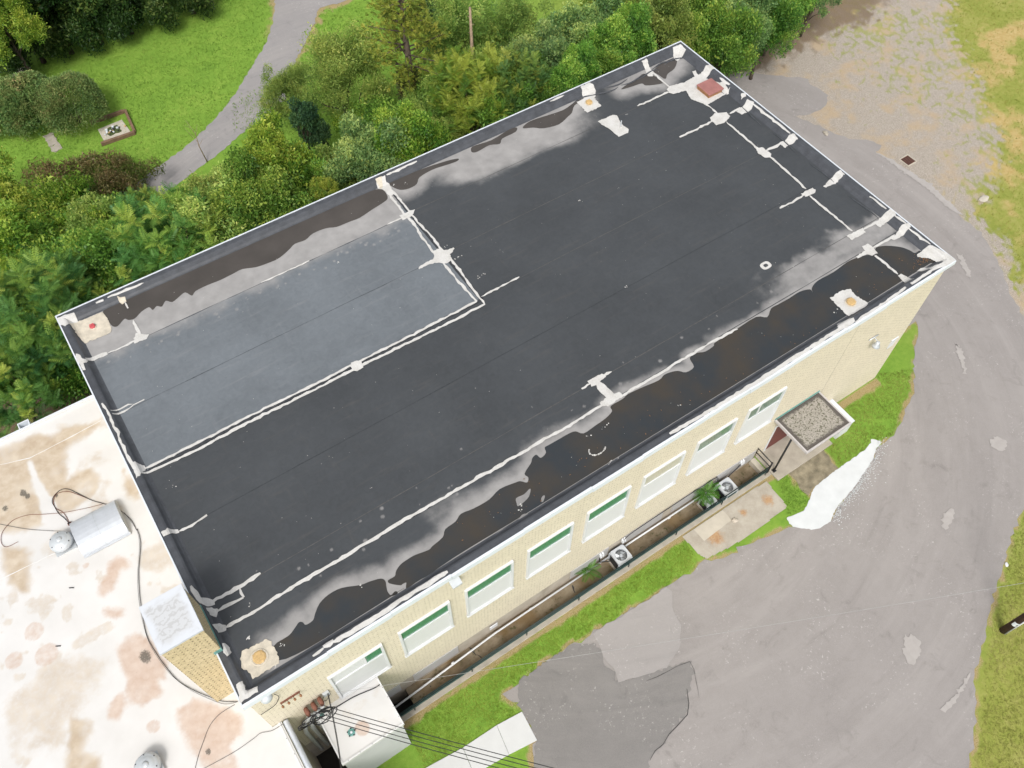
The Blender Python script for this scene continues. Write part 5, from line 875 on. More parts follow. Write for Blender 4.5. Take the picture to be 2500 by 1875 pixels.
# overhead wires
W0=((1.95,-.22,5.72),(1.80,-.25,5.64),(1.62,-.25,5.56),(1.45,-.25,5.50))
W1=[(8.93,-8.47,8.00),(8.84,-8.57,8.00),(8.75,-8.69,8.00),(8.66,-8.81,8.00)]
for k,lab in enumerate(('topmost of the four parallel overhead power lines','second of the four parallel overhead power lines','third of the four parallel overhead power lines','lowest of the four parallel overhead power lines')):
    a=np.array(W0[k]); b_=np.array(W1[k]); cable([tuple(a+(b_-a)*t_-np.array([0,0,.35*4*t_*(1-t_)])) for t_ in np.linspace(0,1,7)],0,.014,lab,name='power_line')
a=np.array((2.35,-.12,6.05)); b_=np.array([(1.44,-4.11,9.00)][0])
for k,lab in enumerate(('thick dark drop cable crossing the small white roof','thin dark wire beside the thick drop cable')): cable([tuple(a+(b_-a)*t_+np.array([.03*k,0,-.5*4*t_*(1-t_)])) for t_ in np.linspace(0,1,7)],0,.016-.008*k,lab,name='drop_cable')
a=np.array((2.6,.0,5.2)); b_=np.array([(25.35,-11.63,9.00)][0]); cable([tuple(a+(b_-a)*t_-np.array([0,0,.25*4*t_*(1-t_)])) for t_ in np.linspace(0,1,13)],0,.006,'pale thin wire stretched across the whole parking lot','white_cable',name='guy_wire')
cable([(1.77,0.00),(2.33,-0.09),(3.08,-0.13),(3.90,-0.28),(4.14,-0.26)],ZA+.03,.02,'black cable lying diagonally over the entrance block roof')
sb=empty('splice_case',(*[(1.68,-0.10)][0],4.2),'dark green splice case hanging on the cables','splice case'); MB().lathe([(.02,-.16),(.07,-.12),(.08,0),(.07,.12),(.02,.16)],10).build('body',M['copper_green'],sb,True); MB().lathe([(.085,-.02),(.085,.02)],10).build('band',M['black'],sb)
for o in sb.children: o.rotation_euler=(0,R(90),R(-20))
# utility pole
up=empty('utility_pole',(28.42,-12.55,0),'dark brown utility pole with white number tag at right edge','utility pole')
MB().tube([(0,0,-.2),(0,0,5),(0,0,11)],[.15,.135,.11],16).build('shaft',M['wood_pole'],up,True)
MB().tube([(-.05,-.165,0),(-.05,-.16,2.4)],.028,8).build('ground_guard',M['white_vinyl'],up,True)
tg=MB(); ang=[R(t_) for t_ in np.linspace(160,270,9)]; tg.add([(.149*math.cos(t_),.149*math.sin(t_),1.05) for t_ in ang]+[(.149*math.cos(t_),.149*math.sin(t_),1.40) for t_ in ang],[(i,i+1,10+i,9+i) for i in range(8)]); tgo=tg.build('number_tag',M['white_trim'],up)
cu=bpy.data.curves.new('tag_text','FONT'); cu.body='5'; cu.size=.17; cu.align_x='CENTER'; cu.align_y='CENTER'; cu.extrude=.002
tmp=bpy.data.objects.new('tag_text',cu); COL.objects.link(tmp); bpy.context.view_layer.update(); dg=bpy.context.evaluated_depsgraph_get(); me=bpy.data.meshes.new_from_object(tmp.evaluated_get(dg)); bpy.data.objects.remove(tmp)
tx=link('tag_numeral',me,M['black'],tgo); me.materials.clear(); me.materials.append(M['black']); t_=R(232); tx.location=(.156*math.cos(t_),.156*math.sin(t_),1.2); tx.rotation_euler=(R(90),0,t_+R(90))
# lawn furniture: old sand box with flower bed, manhole, stepping stones
fq=[(5.82,42.82),(8.16,42.74),(7.93,40.30),(5.73,40.42)]
fb=empty('garden_frame',(6.9,41.8,0),'three sided weathered timber frame on the lawn','timber frame')
for a,b_ in ((0,1),(1,2),(2,3)):
    A,B=np.array(fq[a]),np.array(fq[b_]); d=(B-A)/np.linalg.norm(B-A); nn=np.array((-d[1],d[0]))*.09; A=A-d*.0; B=B-d*.1 if a<2 else B
    wpart(MB().prism([tuple(A+nn),tuple(B+nn),tuple(B-nn),tuple(A-nn)],0,.24+.004*a).build('timber',M['timber'],None,bevel=.015),fb)
bq=[(6.02,42.03),(7.66,42.09),(7.73,40.60),(5.98,40.79)]; fp=empty('flower_bed',(7.0,41.6,0),'concrete bordered flower bed inside the timber frame','flower bed'); wpart(MB().prism(bq,0,.05).build('border',M['slab_pale'],None),fp)
bi=[(6.48,41.68),(7.19,41.74),(7.28,41.01),(6.47,40.94)]; wpart(MB().prism(jag(bi,.2,.05),.051,.09).build('soil',simple('planted soil',(.06,.08,.025),.4,6,.95),None),fp)
random.seed(2); cc=(sum(p[0] for p in bi)/4,sum(p[1] for p in bi)/4)
for k in range(16):
    bm=bmesh.new(); bmesh.ops.create_icosphere(bm,subdivisions=1,radius=random.uniform(.05,.11)); 
    for v in bm.verts: v.co*=random.uniform(.75,1.2)
    me=bpy.data.meshes.new('painted_rock'); bm.to_mesh(me); bm.free(); o=link('painted_rock',me,(M['white_trim'],M['ac_dark'],M['orange'],M['fan_grey'])[k%4]); o.location=(cc[0]+random.gauss(0,.30),cc[1]+random.gauss(0,.2),.13); wpart(o,fp)
mh=empty('well_cover',(*[(3.53,50.74)][0],0),'stone slab with two round lids at the far left of the lawn','well cover'); MB().prism([(-.75,-.3),(.2,-.45),(.8,.1),(.1,.4)],0,.12).build('slab',M['concrete'],mh,bevel=.02); MB().lathe([(.26,.12),(.27,.2),(.2,.24),(.01,.25)],20,(.15,-.05,0)).build('lid',M['slab_pale'],mh); MB().lathe([(.24,.0),(.25,.16),(.01,.18)],20,(-.1,.65,0)).build('lid',M['slab_pale'],mh)
st=empty('stepping_stones',(*[(3.20,43.08)][0],0),'worn stone step in the grass below the clipped shrubs','stepping stone')
for k in range(3): MB().prism(jag([(-.35,-.3+k*-.62),(.3,-.28+k*-.62),(.33,.25+k*-.62),(-.3,.28+k*-.62)],.2,.05),0,.05).build('stone',M['concrete'],st)

# ================================================================== plants
def mat_leaf(name,sheen=.45,hue=.010,trans=.42):
    t=NT(name); c=t.attr('col',True); oi=t.n('ShaderNodeObjectInfo'); h=t.n('ShaderNodeHueSaturation'); t.l(c,h.inputs['Color'])
    t.l(t.bw(oi.outputs['Random'],0,1,.5-hue,.5+hue),h.inputs['Hue']); t.l(t.bw(t.math('FRACT',t.math('MULTIPLY',oi.outputs['Random'],7.3)),0,1,.85,1.15),h.inputs['Value'])
    t.l(h.outputs[0],t.b.inputs['Base Color']); t.b.inputs['Roughness'].default_value=sheen; t.b.inputs['Specular IOR Level'].default_value=.3
    tr=t.n('ShaderNodeBsdfTranslucent'); t.l(h.outputs[0],tr.inputs['Color']); mx=t.n('ShaderNodeMixShader'); mx.inputs[0].default_value=trans
    t.l(t.b.outputs[0],mx.inputs[1]); t.l(tr.outputs[0],mx.inputs[2]); t.l(mx.outputs[0],t.out.inputs['Surface']); return t.m
M['leaf']=mat_leaf('tree leaves'); M['leaf_dull']=mat_leaf('evergreen leaves',.6,.015,.15)
def basis(d,rs):
    """random rotation frames whose x axis is d (n,3)"""
    d=d/np.linalg.norm(d,axis=1,keepdims=True); a=rs.normal(size=d.shape); a[:,2]+=1.2; z=a-d*(a*d).sum(1,keepdims=True); z/=np.linalg.norm(z,axis=1,keepdims=True); y=np.cross(z,d); return np.stack([d,y,z],2)
def scatter(name,TV,TF,Mx,P,C,jit=None):
    n=len(P); V=np.einsum('nij,vj->nvi',Mx,TV)+P[:,None]; F=(TF[None]+(np.arange(n)*len(TV))[:,None,None]).reshape(-1,TF.shape[1]); Cc=np.repeat(C,len(TV),0)
    return raw_mesh(name,V.reshape(-1,3),F,Cc)
def leaf_quad(l,wd,bend): return np.array([(0,0,0),(l*.45,wd/2,bend*.5),(l,0,-bend),(l*.45,-wd/2,bend*.5)])
def tmpl_sprig(rs,k,l,wd,spread):
    V=[];F=[]
    for i in range(k):
        q=leaf_quad(l*rs.uniform(.75,1.2),wd*rs.uniform(.8,1.2),l*.12); a=rs.uniform(0,6.28); e=rs.uniform(-.5,.75); ca,sa,ce,se=np.cos(a),np.sin(a),np.cos(e),np.sin(e)
        Rz=np.array([(ca,-sa,0),(sa,ca,0),(0,0,1)]); Ry=np.array([(ce,0,-se),(0,1,0),(se,0,ce)]); V.append(q@(Rz@Ry).T+rs.normal(0,spread,3)*np.array((1,1,.7))); F.append(np.arange(4)+4*i)
    return np.concatenate(V),np.array(F)
def tmpl_frond(n,L,ll,lw,droop):
    """pinnate leaf along +x, arching down; leaflets in pairs"""
    V=[];F=[];k=0
    def pt(s): return np.array((L*s*(1-.12*s),0,L*(.28*s-droop*s*s)))
    for i in range(n):
        s=.16+.82*i/(n-1); p=pt(s); sz=math.sin(math.pi*min(1,(.22+.78*(1-abs(s-.55)*1.15))))**.5 if 0<s<1 else .5; f=(.55+.45*math.sin(math.pi*s**.8))
        for sd in(-1,1):
            q=np.array([(0,0,0),(.30*ll*f,sd*ll*.45*f-lw/2*0,.006),(.38*ll*f,sd*ll*f,-.28*ll*f),(.30*ll*f-lw*.9,sd*ll*.45*f,.0)]); V.append(q+p); F.append(np.arange(4)+k); k+=4
    a,b,c=pt(0),pt(.5),pt(1); w_=.012
    V.append(np.array([a+(0,w_,0),b+(0,w_,0),b-(0,w_,0),a-(0,w_,0)])); F.append(np.arange(4)+k); k+=4; V.append(np.array([b+(0,w_,0),c,c,b-(0,w_,0)])); F.append(np.array((k,k+1,k+3,k))[:4]*1); F[-1]=np.array((k,k+1,k+2,k+3)); return np.concatenate(V),np.array(F)
def lobes(rs,n,rx,rz,zc,flat=.6):
    d=rs.normal(size=(n,3)); d[:,2]=np.abs(d[:,2])*1.0-.45; d/=np.linalg.norm(d,axis=1,keepdims=True); f=rs.uniform(.3,1.02,n)[:,None]; return d*f*np.array((rx,rx,rz))+np.array((0,0,zc))
def trunk(name,Lb,zc,r0,parent,m='bark',lean=0,rs=None,thin=.5):
    mb=MB(); top=zc*.8; rs=rs or np.random.default_rng(1); dx,dy=rs.normal(0,.25,2)
    mb.tube([(0,0,-.15),(dx*.3,dy*.3,top*.35),(dx,dy,top*.7),(dx*1.2,dy*1.2,top)],[r0*1.2,r0,r0*.75,r0*.4],9)
    for p in Lb[::max(1,len(Lb)//9)]:
        s=rs.uniform(.35,.8); a=np.array((dx*s,dy*s,top*s)); md=(a+p)/2+rs.normal(0,.15,3); mb.tube([tuple(a),tuple(md),tuple(p)],[r0*.45,r0*.28,r0*.08],6)
    return mb.build('trunk',M[m],parent,True)
def pick(pal,t):
    pal=np.array(pal); k=len(pal)-1; t=np.clip(t,0,.9999)*k; i=t.astype(int); f=(t-i)[:,None]; return pal[i]*(1-f)+pal[i+1]*f
def broad(seed,r=3.0,rz=3.0,zc=6,nl=20,ns=3600,leaf=.19,pal=None,lobe=(.28,.46),kleaf=6,mat='leaf',up=.35,name='broadleaf_tree',r0=.16,droop=0):
    rs=np.random.default_rng(seed); T=empty(name); Lb=lobes(rs,nl,r,rz,zc); lr=rs.uniform(*lobe,nl)*r; tint=rs.uniform(-.18,.18,nl)
    w_=lr**2; idx=rs.choice(nl,ns,p=w_/w_.sum()); d=rs.normal(size=(ns,3)); d[:,2]+=up; d/=np.linalg.norm(d,axis=1,keepdims=True)
    rad=lr[idx]*np.where(rs.random(ns)<.75,rs.uniform(.78,1.08,ns),rs.uniform(.3,.8,ns)); P=Lb[idx]+d*rad[:,None]*np.array((1,1,.8)); P[:,2]-=droop*rs.random(ns); P[:,2]=np.maximum(P[:,2],.15)
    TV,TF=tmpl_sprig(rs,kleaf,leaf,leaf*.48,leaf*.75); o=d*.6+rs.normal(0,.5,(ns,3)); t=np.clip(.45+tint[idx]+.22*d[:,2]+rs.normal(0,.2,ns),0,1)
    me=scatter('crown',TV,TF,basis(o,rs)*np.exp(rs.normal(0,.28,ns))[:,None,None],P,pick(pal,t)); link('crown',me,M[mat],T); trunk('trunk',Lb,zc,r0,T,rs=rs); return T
def frondtree(seed,r=3,rz=2.2,zc=6,nt=46,nf=13,L=.95,pal=None,name='sumac_tree',r0=.12,yellow=.25):
    rs=np.random.default_rng(seed); T=empty(name); d=rs.normal(size=(nt,3)); d[:,2]=np.abs(d[:,2])*1.1-.25; d/=np.linalg.norm(d,axis=1,keepdims=True); tips=d*np.array((r,r,rz))*rs.uniform(.55,1,(nt,1))+np.array((0,0,zc))
    Ms=[];Ps=[];Cs=[]
    for i in range(nt):
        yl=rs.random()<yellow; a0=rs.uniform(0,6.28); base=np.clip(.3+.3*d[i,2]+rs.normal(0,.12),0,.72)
        for k in range(nf):
            a=a0+k*2.399; e=rs.uniform(-.25,.85) if k>2 else rs.uniform(.6,1.2); ca,sa,ce,se=math.cos(a),math.sin(a),math.cos(e),math.sin(e)
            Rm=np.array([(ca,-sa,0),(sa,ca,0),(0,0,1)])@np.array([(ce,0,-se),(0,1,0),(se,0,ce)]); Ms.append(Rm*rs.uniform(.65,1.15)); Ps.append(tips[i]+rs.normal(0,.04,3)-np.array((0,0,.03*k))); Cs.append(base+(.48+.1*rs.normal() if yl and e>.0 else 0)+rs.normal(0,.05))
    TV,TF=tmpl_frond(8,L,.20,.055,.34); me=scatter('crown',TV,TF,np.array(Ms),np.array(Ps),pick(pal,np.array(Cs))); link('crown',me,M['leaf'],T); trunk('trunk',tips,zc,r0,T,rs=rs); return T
def feather(seed,r=2.6,rz=3.6,zc=5,nl=16,ns=2600,pal=None,name='feathery_tree',r0=.13):
    rs=np.random.default_rng(seed); T=empty(name); Lb=lobes(rs,nl,r,rz,zc); lr=rs.uniform(.2,.42,nl)*r; idx=rs.choice(nl,ns,p=lr**2/(lr**2).sum()); d=rs.normal(size=(ns,3)); d[:,2]+=.5; d/=np.linalg.norm(d,axis=1,keepdims=True)
    P=Lb[idx]+d*(lr[idx]*rs.uniform(.35,1.1,ns))[:,None]; TV_,TF_=tmpl_sprig(rs,9,.125,.05,.13); V=[TV_]; F=TF_
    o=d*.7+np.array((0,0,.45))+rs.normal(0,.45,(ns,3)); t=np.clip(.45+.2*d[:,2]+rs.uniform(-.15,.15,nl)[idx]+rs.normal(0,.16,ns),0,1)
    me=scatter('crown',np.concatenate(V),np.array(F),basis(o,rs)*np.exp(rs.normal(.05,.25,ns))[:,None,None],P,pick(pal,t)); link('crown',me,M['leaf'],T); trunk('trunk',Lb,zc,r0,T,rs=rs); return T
def pine(seed,pal,h=12,name='pine_tree'):
    rs=np.random.default_rng(seed); T=empty(name); nb=46; tips=[]; mb=MB(); mb.tube([(0,0,-.2),(.1,0,h*.5),(0,.1,h)],[.28,.22,.05],10)
    P=[];D=[]
    for i in range(nb):
        z=h*(.55+.45*rs.random()); a=rs.uniform(0,6.28); ln=(1-(z/h-.5)*1.5)*2.9*rs.uniform(.6,1.1)+.3; e=np.array((math.cos(a)*ln,math.sin(a)*ln,z+rs.uniform(-.1,.5))); mb.tube([(0,0,z-.2),tuple((e+np.array((0,0,z-.3)))/2),tuple(e)],[.05,.035,.012],5)
        for k in range(52): s=rs.uniform(.25,1.05); P.append(np.array((0,0,z-.2))*(1-s)+e*s+rs.normal(0,.22,3)); D.append(np.array((math.cos(a),math.sin(a),.6))+rs.normal(0,.6,3))
    V=[];F=[]
    for i in range(22):
        a=rs.uniform(0,6.28); sp=rs.uniform(.15,.75); dr=np.array((1,math.cos(a)*sp,math.sin(a)*sp)); dr/=np.linalg.norm(dr); sdv=np.cross(dr,(0,math.sin(a),-math.cos(a)))*.011; V+= [sdv,-sdv,dr*.24]; F.append((3*i,3*i+1,3*i+2))
    P=np.array(P);D=np.array(D); me=scatter('crown',np.array(V),np.array(F),basis(D,rs)*rs.uniform(.8,1.3,len(P))[:,None,None],P,pick(pal,np.clip(rs.normal(.5,.22,len(P)),0,1))); link('crown',me,M['leaf_dull'],T)
    mb.build('trunk',M['bark'],T,True); return T
def ivy(seed,h,r,pal,name):
    rs=np.random.default_rng(seed); n=int(900*h/5); z=rs.uniform(.1,h,n); a=rs.uniform(0,6.28,n); rr=r*(1.15-.35*z/h)*rs.uniform(.75,1.2,n); P=np.stack([rr*np.cos(a),rr*np.sin(a),z],1); D=np.stack([np.cos(a),np.sin(a),rs.normal(-.2,.5,n)],1); TV,TF=tmpl_sprig(rs,5,.15,.1,.1)
    return scatter(name,TV,TF,basis(D,rs),P,pick(pal,np.clip(rs.normal(.45,.22,n),0,1)))
def shrub(seed,r,h,pal,name='clipped_shrub',ns=5200):
    rs=np.random.default_rng(seed); T=empty(name); d=rs.normal(size=(ns,3)); d[:,2]=np.abs(d[:,2])-.12; d/=np.linalg.norm(d,axis=1,keepdims=True); q=fbm(d[:,0]*2.2+seed*3,d[:,1]*2.2+d[:,2]*2,3); e=np.sign(d)*np.abs(d)**.8
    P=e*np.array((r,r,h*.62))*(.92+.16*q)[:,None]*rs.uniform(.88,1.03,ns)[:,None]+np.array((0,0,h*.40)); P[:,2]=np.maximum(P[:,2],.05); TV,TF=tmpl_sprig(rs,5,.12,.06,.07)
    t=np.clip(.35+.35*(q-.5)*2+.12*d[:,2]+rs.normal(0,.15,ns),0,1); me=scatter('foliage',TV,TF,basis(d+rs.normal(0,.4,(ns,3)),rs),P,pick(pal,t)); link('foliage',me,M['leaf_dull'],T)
    mb=MB()
    for k in range(5): a=k*1.256; mb.tube([(0,0,-.1),(math.cos(a)*r*.3,math.sin(a)*r*.3,h*.4)],[.06,.02],6)
    mb.build('stem',M['bark'],T,True); return T
G1=[(0.037,0.108,0.019),(0.093,0.228,0.033),(0.197,0.375,0.060),(0.445,0.574,0.104)]
G2=[(0.053,0.123,0.040),(0.123,0.246,0.083),(0.258,0.410,0.134),(0.523,0.620,0.180)]
GY=[(0.036,0.112,0.016),(0.117,0.243,0.028),(0.266,0.387,0.048),(0.518,0.567,0.097)]
GF=[(0.084,0.179,0.045),(0.192,0.320,0.069),(0.339,0.472,0.106),(0.585,0.635,0.173)]
GS=[(0.034,0.107,0.034),(0.073,0.195,0.054),(0.142,0.289,0.063),(0.318,0.440,0.074),(0.456,0.529,0.103)]
GD=[(0.013,0.041,0.019),(0.028,0.073,0.031),(0.047,0.107,0.039),(0.077,0.138,0.041)]
GP=[(0.100,0.168,0.029),(0.200,0.269,0.038),(0.318,0.349,0.053),(0.434,0.417,0.071)]
GB=[(0.086,0.196,0.066),(0.151,0.267,0.074),(0.258,0.320,0.103),(0.474,0.369,0.167)]
GR=[(.075,.115,.028),(.125,.155,.038),(.19,.165,.06),(.25,.16,.08)]
GSHADE=[(0.018,0.047,0.011),(0.032,0.079,0.018),(0.061,0.124,0.026),(0.145,0.188,0.043)]  # leaf greens darkened to carry the shade of the top left wood
GSY=[(.07,.17,.03),(.15,.27,.04),(.30,.40,.05),(.46,.50,.08)]
P_={}
P_['k1']=broad(110,3.2,3.0,4.4,22,4200,.20,GSHADE,(.28,.46)); P_['w3']=broad(111,2.4,1.2,1.2,16,2400,.15,GSHADE,(.24,.4),name='wild_scrub',r0=.05)
P_['b1']=broad(101,3,2.8,4.6,34,8200,.15,G1,(.17,.36)); P_['b2']=broad(102,3,3.0,4.6,38,8200,.135,G2,(.15,.34)); P_['b3']=broad(103,3,3.2,4.6,34,7600,.155,GY,(.15,.34),7,droop=.7)
P_['b4']=broad(104,3,2.6,4.4,32,7600,.165,G1,(.18,.38),5); P_['s1']=frondtree(201,3,2.4,5,110,12,.70,GS,yellow=.3); P_['s2']=frondtree(202,3,2.6,5,115,12,.70,GS,yellow=.12); P_['s3']=frondtree(203,3,2.4,5,105,12,.72,GSY,yellow=.7)
P_['f1']=feather(301,2.6,3.4,5,34,4200,GF); P_['f2']=feather(302,2.9,2.6,5,34,4200,GF); P_['d1']=broad(105,2.2,2.2,4.2,14,3000,.16,GD,(.34,.5),6,'leaf_dull',name='evergreen_tree')
P_['w4']=broad(112,2.6,1.5,1.5,22,4600,.13,GF,(.18,.36),6,name='wild_scrub',r0=.05); P_['w5']=broad(113,2.6,1.5,1.5,22,4600,.14,G1,(.18,.36),6,name='wild_scrub',r0=.05); P_['w1']=broad(106,3,1.2,1.3,18,2600,.13,GR,(.2,.36),6,name='wild_scrub',r0=.05); P_['w2']=broad(107,3,1.5,1.6,18,2800,.15,GY,(.22,.36),6,name='wild_scrub',r0=.05); P_['v1']=broad(108,2.2,3.4,5,22,3800,.15,GF,(.24,.38),6,name='vine_covered_tree',droop=.6)
BASEZ={'w4':1.5,'w5':1.5,'k1':4.4,'w3':1.2,'b1':4.6,'b2':4.6,'b3':4.6,'b4':4.4,'s1':5,'s2':5,'s3':5,'f1':5,'f2':5,'d1':4.2,'w1':1.3,'w2':1.6,'v1':5}
BASER={'w4':2.6,'w5':2.6,'k1':3.2,'w3':2.4,'b1':3,'b2':3,'b3':3,'b4':3,'s1':3,'s2':3,'s3':3,'f1':2.7,'f2':2.9,'d1':2.2,'w1':3,'w2':3,'v1':2.3}
used=set(); random.seed(44)
NM={'b':'broadleaf_tree','s':'sumac_tree','f':'feathery_tree','d':'evergreen_tree','w':'wild_scrub','v':'vine_covered_tree'}
def plant(kind,xyz,r,label,cat='tree',group='trees behind the building',rz=None):
    """xyz: where the crown's middle stands"""
    o=P_[kind] if kind not in used else copy_tree(P_[kind]); used.add(kind); x,y,z=xyz; s=r/BASER[kind]; o.scale=(s,s,s); sz=min(max(z/BASEZ[kind],.8*s),1.35*s); o.scale=(s,s,sz)
    z0=z-BASEZ[kind]*sz; o.location=(x,y,max(z0,0)); o.rotation_euler=(0,0,random.uniform(0,6.28) if rz is None else rz)
    if z0>.05: MB().tube([(0,0,-z0/sz),(0,0,.1)],[.22,.18],9).build('trunk',M['bark'],o,True)
    return tag(o,label,cat,group)
